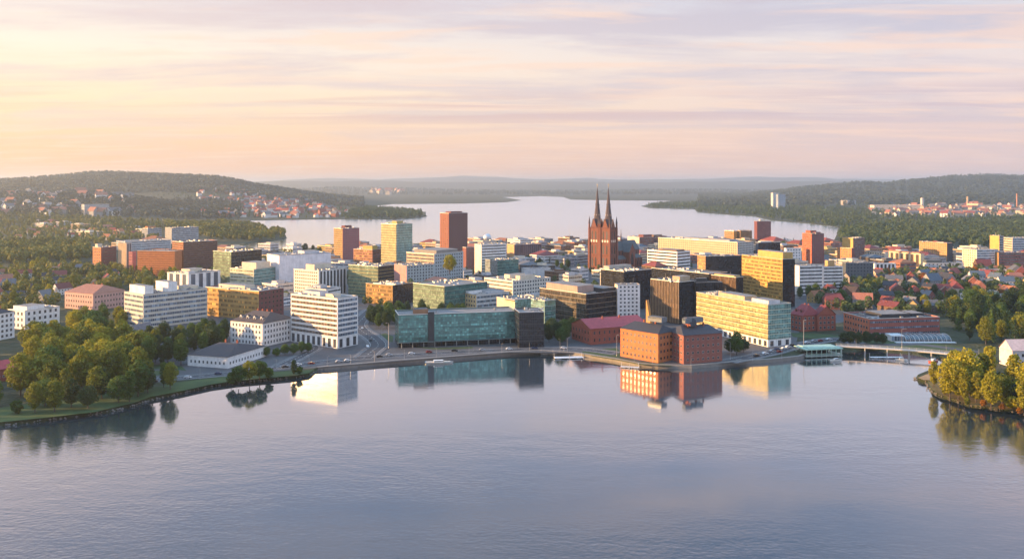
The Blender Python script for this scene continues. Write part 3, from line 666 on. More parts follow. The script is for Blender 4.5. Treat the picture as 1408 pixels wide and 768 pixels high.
PB('brick_hall', 'red brick hall with a long crimson gabled roof and a tall chimney gable end', 'brick building', 'the crimson-roofed brick hall', 786,812,890, 452,474, 5.2, REDB, (.34,.06,.07), th=60, hip=0, axis='y', sF='p', sR='p', fh=4.2, sp=4.2, win=(1.2,2.4), frame=(.34,.14,.1), chim=2, dormers=0)
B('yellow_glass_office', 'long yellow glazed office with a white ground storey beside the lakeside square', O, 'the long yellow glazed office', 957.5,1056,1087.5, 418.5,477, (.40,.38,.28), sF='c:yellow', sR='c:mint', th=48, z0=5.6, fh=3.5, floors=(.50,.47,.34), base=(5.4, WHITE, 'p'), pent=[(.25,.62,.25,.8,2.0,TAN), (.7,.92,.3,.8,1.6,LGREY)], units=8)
# ---- left front
B('office_block', 'pale office with stacked glass and white bands and white roof boxes beyond the park', O, 'the pale banded office', 171,197,285, 404.5,452, (.60,.56,.48), sF='r:b', sR='r:b', th=62, fh=3.5, wh=1.9, pent=[(.1,.9,.05,.18,6,WHITE), (.2,.85,.42,.56,7.5,WHITE), (.3,.7,.7,.95,2,CREAM)], ledge=.3, ledgecol=(.60,.56,.48))
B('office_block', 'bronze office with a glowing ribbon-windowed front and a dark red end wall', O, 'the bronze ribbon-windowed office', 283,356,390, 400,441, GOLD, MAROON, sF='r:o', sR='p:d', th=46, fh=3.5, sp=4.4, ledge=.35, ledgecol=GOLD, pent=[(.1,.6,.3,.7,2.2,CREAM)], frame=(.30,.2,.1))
PB('mansion', 'white mansion block with small square windows and a dark ornate hipped roof', 'mansion', 'the white mansion block', 317,361,404, 445,477, 6.0, WHITE, (.075,.055,.05), th=44, hip=8, sF='p', sR='p', fh=3.7, sp=3.0, win=(1.2,1.9), chim=4, dormers=4, frame=(.6,.58,.55))
PB('villa', 'low white lakeside house with a wide dark hipped roof and two storeys', 'house', 'the low white lakeside house', 258,313,367, 491,506.5, 4.6, WHITE, (.05,.045,.052), th=36, hip=9, sF='p', sR='p', fh=3.6, sp=3.0, win=(1.1,1.7), chim=2, frame=(.65,.65,.62))
B('office_block', 'white cubic block with a flat cream roof behind the pale banded office', O, 'the white cubic block', 230,259,303, 376,404, WHITE, sF='v:b', sR='v:b', vsp=9, th=50, pent=[(.2,.6,.3,.7,3,CREAM), (.65,.85,.1,.3,1.5,LGREY)])
PB('institute', 'pinkish stone institute with a terracotta hipped roof among the trees', 'institute', 'the terracotta-roofed institute', 89,128,172, 404,427, 6.0, PINK, (.34,.15,.10), th=52, hip=8, sF='p', sR='p', fh=3.6, sp=3.2, win=(1.3,1.9), chim=2, frame=(.5,.36,.3))
B('apartment_block', 'low white modern block with a lit end and dark windows near the park', 'apartments', 'the low white modern block', 11,34,82, 427,453, WHITE, sF='p', sR='p', th=55, sp=4.5, fh=4, win=(1.8,2.4), pent=[(.1,.9,.1,.6,2.8,WHITE)])
PB('apartment_block', 'white apartment house with a dark roof at the edge of the park', 'apartments', 'the white dark-roofed apartment house', -32,-14,20, 433,470, 3.2, WHITE, RBL, th=50, hip=5, sF='p', sR='p', sp=3.2, chim=2)
PB('red_house', 'red house with a bright crimson roof beside the park lawn', 'house', 'the crimson-roofed red house', -30,-22,25, 511,528, 4.4, (.26,.06,.05), (.40,.06,.07), th=70, hip=2, axis='y', sF='p', sR='p', sp=2.6, fh=3.2, win=(1.1,1.3), chim=1, frame=(.7,.7,.7))
PB('chapel', 'white gabled chapel rising between park trees beneath the pale banded office', 'chapel', 'the white gabled chapel', 180,186,196, 462,478, 7.5, WHITE, (.18,.17,.19), th=40, hip=0, axis='y', sF='v:d', sR='n', vsp=3.5, L2=18, chim=0)
# ---- left middle
B('museum_wing', 'low orange brick wing with a long striped wall beside the dark drum building', 'museum', 'the orange striped wing', 189,240,246, 345,380, ORANGE, sF='r:n', sR='n', th=30, fh=2.6, wh=.5, frame=(.4,.2,.08), pw=3, L2=35, units=6)
B('louvred_building', 'big reddish brown block with dark horizontal louvre bands behind the orange wing', 'museum', 'the brown louvred block', 237,252,299, 332.5,378, (.36,.15,.08), (.17,.085,.065), sF='r:n', sR='r:d', th=62, fh=2.6, wh=1.0, pw=2.6, vary=.25, frame=(.2,.1,.07), ledge=.5, ledgecol=(.22,.10,.07))
B('glass_office', 'dark glazed modern office with a green-gold corner behind the white and mint office', O, 'the dark green-gold glass office', 293,318,360, 346,392, (.10,.10,.07), sF='c:green', sR='c:dark', th=48, floors=(.08,.08,.06))
B('office_block', 'cream office with a mint glass side and a pale roof storey', O, 'the cream and mint office', 316,349,381, 370,399, (.58,.55,.42), sF='r:g', sR='c:mint', th=45, fh=3.6, wh=1.6, floors=(.4,.42,.36), pent=[(.3,.9,.2,.8,6.5,CREAM)])
B('depot', 'large windowless white block with pale lavender walls at the heart of town', 'warehouse', 'the windowless white block', 367,384,455, 351,396, (.70,.68,.70), sF='n', sR='n', th=66, units=8, pent=[(.2,.7,.55,.85,2.5,LGREY)])
B('office_block', 'orange and maroon block with a pale rim at the left of the tan turret', 'apartments', 'the orange and maroon block', 127.5,139,160, 340,374, ORANGE, MAROON, sF='p', sR='r:n', th=58, sp=4, wh=.9, pent=[(.1,.4,.1,.4,4,CREAM)])
B('turret', 'tan slab turret with a slanting grey top beside a rounded red block', T, 'the tan slab turret', 162.5,174,181, 334,374, TAN, GREY, sF='n', sR='v:d', th=40, units=1)
B('apartment_block', 'rounded pinkish red block hugging the tan slab turret', 'apartments', 'the pinkish red block', 177,182,187.5, 346,376, (.42,.15,.14), sF='r:n', sR='n', th=40, wh=.6, units=1)
B('office_block', 'long low grey-blue office with rows of small windows beyond the tan turret', O, 'the long grey-blue office', 160,172,235, 332,345, LGREY, sF='r:b', sR='r:b', th=70, fh=3.2)
B('office_block', 'tall grey gridded office under the wooded peninsula', O, 'the grey gridded office', 227,236,273, 313,335, GREY, sF='p', sR='r:b', th=60, sp=4, fh=3.4)
B('office_block', 'small stepped grey office with an orange roof hut at the forest edge', O, 'the small stepped grey office', 195,203,222, 314,328, GREY, sF='r:b', sR='r:b', th=55, pent=[(.1,.5,.2,.8,4,ORANGE)])
# ---- centre left
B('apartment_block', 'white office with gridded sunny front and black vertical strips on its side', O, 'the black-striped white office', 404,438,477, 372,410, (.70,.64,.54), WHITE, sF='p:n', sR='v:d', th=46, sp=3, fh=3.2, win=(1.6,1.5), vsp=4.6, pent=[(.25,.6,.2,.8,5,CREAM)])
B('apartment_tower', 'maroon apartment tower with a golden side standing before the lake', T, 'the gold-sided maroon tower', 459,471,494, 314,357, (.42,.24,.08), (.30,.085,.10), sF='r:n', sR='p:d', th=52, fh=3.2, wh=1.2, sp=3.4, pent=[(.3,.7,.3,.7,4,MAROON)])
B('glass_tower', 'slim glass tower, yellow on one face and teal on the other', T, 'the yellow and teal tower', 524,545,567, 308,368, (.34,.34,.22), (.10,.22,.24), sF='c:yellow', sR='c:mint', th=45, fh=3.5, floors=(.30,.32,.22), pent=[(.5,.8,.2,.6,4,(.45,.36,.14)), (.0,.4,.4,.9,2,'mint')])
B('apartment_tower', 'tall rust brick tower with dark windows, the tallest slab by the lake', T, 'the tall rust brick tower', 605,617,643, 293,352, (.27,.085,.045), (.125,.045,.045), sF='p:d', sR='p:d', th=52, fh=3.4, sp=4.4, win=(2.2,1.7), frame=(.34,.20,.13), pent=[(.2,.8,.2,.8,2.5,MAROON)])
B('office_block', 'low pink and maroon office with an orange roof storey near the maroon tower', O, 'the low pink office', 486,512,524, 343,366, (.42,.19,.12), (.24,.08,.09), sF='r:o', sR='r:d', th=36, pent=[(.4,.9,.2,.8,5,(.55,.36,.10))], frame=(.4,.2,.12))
B('glass_office', 'dark office with a green-gold glazed front and black side in the town centre', O, 'the green-gold fronted office', 479,520,542, 366,410, (.12,.10,.05), sF='c:green', sR='c:dark', th=40, floors=(.30,.22,.07), fh=3.4)
B('office_block', 'low bronze glazed office with black side standing before the green-gold one', O, 'the low bronze glazed office', 503,540,568, 392,420, (.30,.18,.06), DARK, sF='r:o', sR='c:dark', th=42, fh=3.4, frame=(.12,.08,.04), ledge=.25, ledgecol=(.40,.24,.08))
B('apartment_block', 'grey-teal punched-window block with a pink blank end', 'apartments', 'the grey-teal block', 542,559,597, 365,396, (.45,.24,.22), (.36,.42,.43), sF='n', sR='p:d', th=60, fh=3.3, sp=3.6)
B('office_block', 'large beige and grey office with recessed top storey behind the grey-teal block', O, 'the large beige and grey office', 559,597,637, 349,392, (.52,.40,.26), (.34,.40,.42), sF='r:n', sR='p:d', th=44, fh=3.6, sp=3.8, pent=[(.15,.95,.12,.85,3.6,(.24,.22,.20))])
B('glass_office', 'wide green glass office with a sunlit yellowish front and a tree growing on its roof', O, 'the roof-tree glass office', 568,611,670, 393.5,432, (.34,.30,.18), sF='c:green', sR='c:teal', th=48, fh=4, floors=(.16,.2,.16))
B('apartment_block', 'small cream block with a bright orange front behind the teal waterfront office', 'apartments', 'the small cream block', 629,655,700, 405,431, (.62,.44,.22), (.60,.58,.58), sF='p:d', sR='r:b', th=55, sp=4, fh=3.8, pent=[(.45,.6,.0,.4,2,WHITE), (.2,.9,.5,.9,1.6,LGREY)])
B('glass_office', 'low cream pavilion office with a pale aqua glass side', O, 'the cream and aqua office', 683,708,748, 412,444, (.56,.50,.36), (.30,.50,.50), sF='n', sR='c:mint', th=52, pent=[(.55,1.0,-.05,.25,-.3,BROWN)])
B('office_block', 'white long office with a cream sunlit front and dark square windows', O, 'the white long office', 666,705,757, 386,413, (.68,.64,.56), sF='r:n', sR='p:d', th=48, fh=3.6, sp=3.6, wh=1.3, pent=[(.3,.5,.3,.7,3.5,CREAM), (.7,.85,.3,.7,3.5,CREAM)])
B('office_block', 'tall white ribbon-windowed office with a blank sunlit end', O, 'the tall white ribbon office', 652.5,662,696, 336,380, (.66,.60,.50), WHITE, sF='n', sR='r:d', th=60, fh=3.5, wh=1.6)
B('glass_office', 'small emerald glass office before the tall white ribbon office', O, 'the emerald glass office', 667,684,713, 358,384, (.14,.20,.17), sF='c:grey', sR='c:teal', th=52, floors=(.12,.2,.16))
B('apartment_block', 'dark wine-red slab between the beige office and the white ribbon office', 'apartments', 'the wine-red slab', 636,641,654, 340,376, (.20,.07,.06), (.13,.05,.055), sF='n', sR='p:d', th=50)
B('apartment_block', 'striped grey and maroon block with white upright window strips', 'apartments', 'the striped maroon block', 697,707,745, 336,361, (.48,.30,.14), (.20,.12,.13), sF='n', sR='v:d', th=62, vsp=3.4)
B('warehouse', 'pale grey windowless hall standing above the white long office', 'warehouse', 'the pale grey hall', 717,721,757, 369,384, (.58,.58,.58), sF='n', sR='n', th=72, roof=ROOF_L)
B('planetarium', 'cream low block carrying a silver drum on the skyline', 'public building', 'the silver-drum block', 650,664,690, 331,341, CREAM, sF='r:b', sR='r:b', th=50, units=2)
# ---- centre and cathedral surroundings
B('office_block', 'white banded office with long dark window strips beside the cathedral', O, 'the white banded cathedral-side office', 890,931,949, 346,378, WHITE, sF='r:d', sR='r:d', th=38, fh=3.9, wh=1.8, frame=(.08,.08,.09), pw=4, vary=.2, pent=[(.3,.9,.2,.8,1.6,BROWN)])
B('office_block', 'cream and maroon stepped block on the skyline beside the cathedral nave', 'apartments', 'the cream and maroon stepped block', 863,879,898, 326,343, CREAM, MAROON, sF='n', sR='r:d', th=50, pent=[(.6,1.0,.3,.9,4,MAROON)])
B('office_block', 'maroon long block on the skyline beside the lake', 'apartments', 'the maroon skyline block', 884,898,917, 325,341, MAROON, sF='r:d', sR='r:d', th=50, pent=[(.5,.8,.2,.8,2.5,BROWN)])
B('office_block', 'very long beige office with gridded windows facing the town', O, 'the very long beige office', 905,1014,1036, 333,360, (.56,.44,.26), (.40,.42,.40), sF='p:d', sR='p:d', th=36, fh=3.3, sp=3.8, pent=[(.3,.85,.3,.8,2,GREY)])
B('office_block', 'brown timbered office with a sloping pinkish roof over tall windows', O, 'the pinkish-roofed brown office', 742,806,850, 404,446, (.20,.14,.09), DARK, sF='c:dusk', sR='c:dark', th=46, fh=3.8, floors=(.20,.15,.10), pent=[(.15,.82,.0,.5,5.5,(.40,.27,.22)), (.05,.98,.55,.95,3,DARK)])
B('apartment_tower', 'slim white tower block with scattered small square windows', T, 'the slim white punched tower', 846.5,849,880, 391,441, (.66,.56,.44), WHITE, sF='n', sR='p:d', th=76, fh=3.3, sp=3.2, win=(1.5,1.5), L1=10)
B('glass_office', 'black glass office rising behind the slim white tower', O, 'the black glass office', 826,858,896, 373,428, (.05,.05,.055), sF='c:dark', sR='c:dark', th=44, pent=[(.0,.25,.1,.9,3,(.42,.38,.32))])
B('glass_office', 'low aqua glass office beside the black waterfront block', O, 'the low aqua glass office', 730,749,764, 413,450, (.2,.3,.3), sF='c:mint', sR='c:teal', th=50, floors=(.2,.3,.3))
B('office_block', 'dark office with bronze vertical fins and an orange wedge at its corner', O, 'the bronze-finned office', 895,934,960, 387.5,446, (.08,.06,.05), DARK, sF='f:brown', sR='c:dark', th=42, fincol=(.34,.25,.16), pent=[(.55,.8,.3,.8,3.5,(.40,.30,.2))], L2=26)
B('office_block', 'black office slab with a thin pale rim beside the bronze-finned office', O, 'the black slab office', 952,957,993, 388,444, DARK, (.026,.027,.032), sF='n', sR='c:dark', th=66, pent=[(.0,.5,.1,.5,3,DARK)])
B('office_block', 'low black office with bright yellow corner posts in the centre', O, 'the yellow-posted black office', 896,975,1000, 376,418, DARK, sF='c:dark', sR='c:dark', th=40)
B('office_block', 'dark bronze block with a gold roof edge beside the golden office', O, 'the dark bronze block', 978,1012,1022, 381,426, (.10,.07,.05), sF='c:brown', sR='c:dark', th=40, pent=[(.1,.9,.1,.9,1.2,(.48,.33,.10))])
B('office_block', 'dark blue glazed office with an orange end behind the black offices', O, 'the orange-ended dark office', 959,970,1020, 352,388, (.46,.24,.08), (.06,.08,.10), sF='r:o', sR='c:dark', th=62)
B('gold_office', 'golden ribbon-windowed office with a stepped roof and dark glass side', O, 'the golden stepped office', 1020,1076,1093, 356,423, (.44,.28,.08), (.06,.08,.09), sF='r:o', sR='c:dark', th=50, fh=3.3, wh=1.5, frame=(.20,.13,.05), pw=2, ledge=.3, ledgecol=(.50,.33,.10), pent=[(.38,.98,.1,.9,6,(.50,.32,.10))])
B('apartment_block', 'white twin office slab with grey ribbon windows beside the golden office', O, 'the nearer white twin slab', 1093,1099,1131, 365,406, WHITE, sF='n', sR='r:d', th=58, fh=3.4, wh=1.6)
B('apartment_block', 'white twin office slab with an orange roof hut before the dark blue block', O, 'the farther white twin slab', 1127,1132,1159, 366,404, WHITE, sF='n', sR='r:d', th=60, fh=3.4, wh=1.6, pent=[(.1,.9,.25,.6,6,(.50,.32,.14))])
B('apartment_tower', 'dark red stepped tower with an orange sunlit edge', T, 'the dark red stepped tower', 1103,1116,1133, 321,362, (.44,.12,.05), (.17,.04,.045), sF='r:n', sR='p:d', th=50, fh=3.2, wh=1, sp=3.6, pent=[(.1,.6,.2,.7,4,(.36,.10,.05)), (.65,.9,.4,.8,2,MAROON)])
B('apartment_tower', 'slender maroon tower with a roof garden rising above the lake', T, 'the slender maroon tower', 1037,1041,1060, 304,340, MAROON, (.20,.06,.065), sF='n', sR='r:n', th=66, fh=3.2, wh=1.0, pent=[(.2,.6,.3,.7,3,CREAM)])
B('apartment_block', 'orange balconied block, one of two on the skyline, nearer the slender maroon tower', 'apartments', 'the orange balconied block', 1013,1018,1034, 317,338, (.50,.28,.10), sF='r:n', sR='r:n', th=58, fh=3.2, ledge=.6, ledgecol=(.50,.30,.12))
B('apartment_block', 'orange balconied block, one of two on the skyline, farther from the slender maroon tower', 'apartments', 'the leftmost orange balconied block', 996,1009,1013.5, 317.5,338, (.52,.28,.09), sF='r:n', sR='n', th=40, fh=3.2, ledge=.6, ledgecol=(.50,.30,.12))
B('office_block', 'small white cubic office behind the golden stepped office', O, 'the small white cubic office', 1078,1081,1102, 341,362, WHITE, sF='n', sR='p:b', th=66, sp=4)
B('office_block', 'navy blue glass office with a white lower wing by the slender maroon tower', O, 'the navy blue office', 1039,1043,1073, 333,356, (.08,.10,.14), sF='n', sR='c:dark', th=66, pent=[(.2,.9,.1,.6,1.5,WHITE)])
# ---- right
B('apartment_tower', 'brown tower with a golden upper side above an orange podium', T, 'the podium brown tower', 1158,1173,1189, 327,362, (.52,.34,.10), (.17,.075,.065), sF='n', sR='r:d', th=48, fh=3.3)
B('apartment_block', 'orange podium block attached before the brown tower', 'apartments', 'the orange podium block', 1151,1171,1175, 341,363, (.50,.22,.07), MAROON, sF='p:n', sR='n', th=34, sp=4)
B('office_block', 'dark slate blue office block with a dense window grid', O, 'the dark slate blue office', 1158,1163,1201, 361,389, (.07,.085,.10), (.085,.105,.125), sF='n', sR='p:d', th=64, fh=3.3, sp=3.8, frame=(.14,.17,.2))
B('apartment_block', 'white office with black upright window strips next to the slate blue office', O, 'the white upright-striped office', 1199,1203,1232, 362,381, WHITE, sF='n', sR='v:d', th=64, vsp=4.4)
B('apartment_block', 'orange brick block with a grid of windows and a black end', 'apartments', 'the orange brick gridded block', 1264,1302,1310, 334,362, (.50,.27,.09), DARK, sF='p:n', sR='n', th=40, fh=3.1, sp=3.4, pent=[(.45,.6,.3,.7,2,MAROON)])
B('apartment_block', 'long cream block with an orange roof line before the forest', 'apartments', 'the long cream block', 1222,1266,1271, 349,369, (.60,.48,.30), sF='v:n', sR='n', th=36, vsp=8, pent=[(.0,.95,.1,.9,1.8,(.46,.20,.09))])
B('apartment_block', 'pale low apartment row with small windows at the edge of the forest', 'apartments', 'the pale low apartment row', 1188,1217,1223, 347,362, (.58,.50,.40), sF='p:n', sR='n', th=36, sp=4)
B('apartment_block', 'white rounded apartment block with balcony bands on every storey', 'apartments', 'the white balconied block', 1323,1343,1368, 343,371, (.66,.56,.42), WHITE, sF='p:o', sR='r:b', th=50, fh=3.3, sp=4, ledge=.6)
B('apartment_tower', 'golden tower with a cream and grey side wing facing the forest', T, 'the golden tower with a grey wing', 1361,1374,1380, 324,356, (.54,.34,.09), GREY, sF='n', sR='r:d', th=44)
B('apartment_block', 'cream and grey ribbon-windowed wing beside the golden tower', 'apartments', 'the cream and grey wing', 1378,1392,1424, 327,354, CREAM, LGREY, sF='r:n', sR='r:b', th=52)
B('apartment_block', 'maroon brick block with purple ribbon windows before the golden tower', 'apartments', 'the maroon ribbon block', 1366,1373,1412, 347,371, (.50,.28,.10), (.17,.06,.065), sF='n', sR='r:d', th=60)
B('office_block', 'low grey-white hall with square windows before the orange gridded block', O, 'the low grey-white hall', 1269,1274,1325, 361,374, LGREY, sF='n', sR='p:d', th=66, sp=5, pent=[(.05,.95,.0,.42,3.6,(.07,.09,.10))])
B('office_block', 'low white lavender hall with a flat roof before the white balconied block', 'warehouse', 'the low lavender hall', 1346,1350,1385, 370,380, (.60,.58,.62), sF='n', sR='n', th=66)
wing_ = find('brick waterfront wing'); main_ = find('brick waterfront building with a dark hipped'); zt = max(v[2] for v in main_.children[0].bound_box)
for o_, x_, y_, w_, d_ in ((main_, 6, 2, 12, 6), (wing_, -1, 0, 5, 12), (wing_, 2, -7, 4, 5)):      # grey plant rooms riding on the ridges
    b = MB(); b.box(-w_/2, w_/2, -d_/2, d_/2, zt+1.5, zt+4.75, topmi=1); b.box(-w_/2+.6, w_/2-.6, -d_/2-.06, -d_/2-.01, zt+3.6, zt+4.5, mi=2); link('plant_room', b.mesh('plant_room', [plain((.13,.15,.17)), ROOF_D, glassm(GL['b'])]), o_, (x_, y_, 0))
b = MB(); b.poly([(-5.2,0,zt), (5.2,0,zt), (3.4,0,zt+3.6), (0,0,zt+5), (-3.4,0,zt+3.6)]); b.poly([(5.2,0,zt), (5.2,5,zt), (3.4,5,zt+3.6), (3.4,0,zt+3.6)], mi=1); b.poly([(3.4,0,zt+3.6), (3.4,5,zt+3.6), (0,5,zt+5), (0,0,zt+5)], mi=1); b.poly([(0,0,zt+5), (0,5,zt+5), (-3.4,5,zt+3.6), (-3.4,0,zt+3.6)], mi=1); b.poly([(-3.4,0,zt+3.6), (-3.4,5,zt+3.6), (-5.2,5,zt), (-5.2,0,zt)], mi=1)
zw = min(v[1] for v in wing_.children[0].bound_box); link('gable', b.mesh('gable', [brickm((.29,.105,.08)), tilem(RBL)]), wing_, (0, zw-.05, 0))
r_, L1_, L2_, H_ = B('brick_school', 'long red brick building with continuous window bands beside the lawn', 'brick building', 'the long red brick building', 1160,1195,1292, 438,464, (.44,.15,.08), (.30,.095,.075), sF='p:d', sR='r:b', th=58, fh=3.5, sp=3.6, wh=1.3, frame=(.35,.3,.3), roof=ROOF_D, pent=[(.2,.8,.25,.65,2.0,DARK), (.3,.7,.72,.9,1.5,DARK)])
PB('brick_villa', 'large red brick house with a steep wine-red roof beside the yellow glazed office', 'house', 'the large wine-roofed brick house', 1087,1103,1128, 434,456, 7.5, REDB, (.22,.04,.045), th=48, hip=3, sF='p', sR='p', sp=3.4, chim=2, dormers=2)
PB('brick_villa', 'red brick house with a white stepped gable and wine-red roof', 'house', 'the white-gabled brick house', 1117,1124,1149, 433,455, 7.0, REDB, (.22,.04,.05), th=56, hip=0, axis='x', sF='p', sR='p', sp=3.4, chim=1)
B('low_office', 'low white curved office with two glass storeys behind the dark park trees', O, 'the low white two-storey office', 1320,1330,1394, 406,420, WHITE, sF='r:b', sR='r:b', th=70, fh=4, pent=[(.1,.9,.15,.7,4,'mint')])
PB('boathouse', 'pale pinkish house with a broad low roof behind the yellow lakeside trees', 'house', 'the pale pinkish lakeside house', 1374,1392,1430, 482,505, 6, (.60,.55,.56), (.58,.42,.38), th=55, hip=0, axis='y', sF='n', sR='p', sp=4, chim=0)
# ---- far buildings
def far(name, label, cat, short, xl, xc, xr, yt, yb, wall, wallR=None, th=50, **k): return B(name, label, cat, short, xl, xc, xr, yt, yb, wall, wallR, sF=k.pop('sF', 'r:b'), sR=k.pop('sR', 'r:b'), th=th, units=k.pop('units', 1), fh=4.5, **k)
far('tower_block', 'pale tower block at the foot of the misty wooded hill', T, 'the pale far tower', 57,62,71, 278,297, LGREY, WHITE)
far('tower_block', 'striped pale tower block beside the long slab under the misty hill', T, 'the striped far tower', 81,85,94, 279,297, LGREY, BROWN)
far('slab_block', 'long pale slab block raised on a tall end tower under the misty hill', 'apartments', 'the long far slab', 112,116,150, 281,301, LGREY, (.46,.44,.42), th=66)
far('factory_chimney', 'slim pale chimney stack among pale roofs under the misty hill', 'chimney', 'the slim far chimney', 46,47.5,49.5, 269,289, WHITE, sF='n', sR='n', units=0)
far('tower_block', 'blue-white high-rise standing alone in the woods across the lake', T, 'the lone high-rise across the lake', 1060,1063,1071, 265,287, WHITE, (.50,.56,.62))
far('tower_block', 'blue-grey slab joined to the lone high-rise across the lake', T, 'the slab beside the lone high-rise', 1067,1070,1080, 267,288, (.40,.46,.52), (.34,.42,.50))
far('apartment_block', 'tan round-ended block among woods beyond the lake', 'apartments', 'the tan far block', 1156,1165,1177, 275.5,285, (.56,.46,.38), LGREY)
far('factory', 'very long pale factory roof stretching along the far wooded plain', 'factory', 'the long far factory', 1196,1202,1270, 282,290, (.62,.54,.48), th=76, sF='n', sR='r:b', units=3)
far('factory_chimney', 'pale square chimney tower at the end of the long far factory', 'chimney', 'the square far chimney tower', 1265.5,1268,1270.5, 272,289, (.56,.52,.50), sF='n', sR='n', units=0)
far('factory_chimney', 'tan factory chimney rising from a cream far hall', 'chimney', 'the tan far chimney', 1329,1330.3,1332, 270,288, TAN, sF='n', sR='n', units=0)
far('factory', 'cream factory hall attached to the tan far chimney', 'factory', 'the cream far hall', 1329,1345,1349, 280,289, (.56,.44,.32), sF='n', sR='n')
far('factory_chimney', 'tall thin terracotta chimney near the wooded hills', 'chimney', 'the tall thin far chimney', 1397.3,1398.4,1399.6, 266,288, (.44,.20,.12), sF='n', sR='n', units=0)
# ---- roof extras that belong to single buildings
# silver drum on the cream skyline block
o = find('silver drum'); b = MB(); b.sm = True
prof = [(4.5,0), (6.6,2), (7.6,5), (7.2,8), (5.4,10.5), (2.8,12), (0.01,12.6)]
for (r0, h0), (r1, h1) in zip(prof, prof[1:]):
    for k in range(14):
        a0, a1 = 2*math.pi*k/14, 2*math.pi*(k+1)/14
        b.poly([(r0*math.cos(a0), r0*math.sin(a0), h0), (r0*math.cos(a1), r0*math.sin(a1), h0), (r1*math.cos(a1), r1*math.sin(a1), h1), (r1*math.cos(a0), r1*math.sin(a0), h1)])
link('drum', b.mesh('drum', metalm((.5,.54,.58))), o, (0, 0, max(v[2] for v in o.children[0].bound_box)-1))
# orange wedge and yellow posts
o = find('bronze vertical fins'); ctr_ = o.location
def local(o, px, py, z): return o.matrix_basis.inverted() @ gp(px, py, z)
b = MB(); wz = 23; b.poly([(0,-2.6,0), (6,-2.6,0), (.6,-2.6,wz), (0,-2.6,wz)]); b.poly([(6,0,0), (0,0,0), (0,0,wz), (.6,0,wz)]); b.poly([(0,0,0), (0,-2.6,0), (0,-2.6,wz), (0,0,wz)]); b.poly([(6,-2.6,0), (6,0,0), (.6,0,wz), (.6,-2.6,wz)])
q = local(o, 896, 450, G); link('wedge', b.mesh('wedge', plain((.42,.20,.05))), o, (q.x, q.y-4, 0))
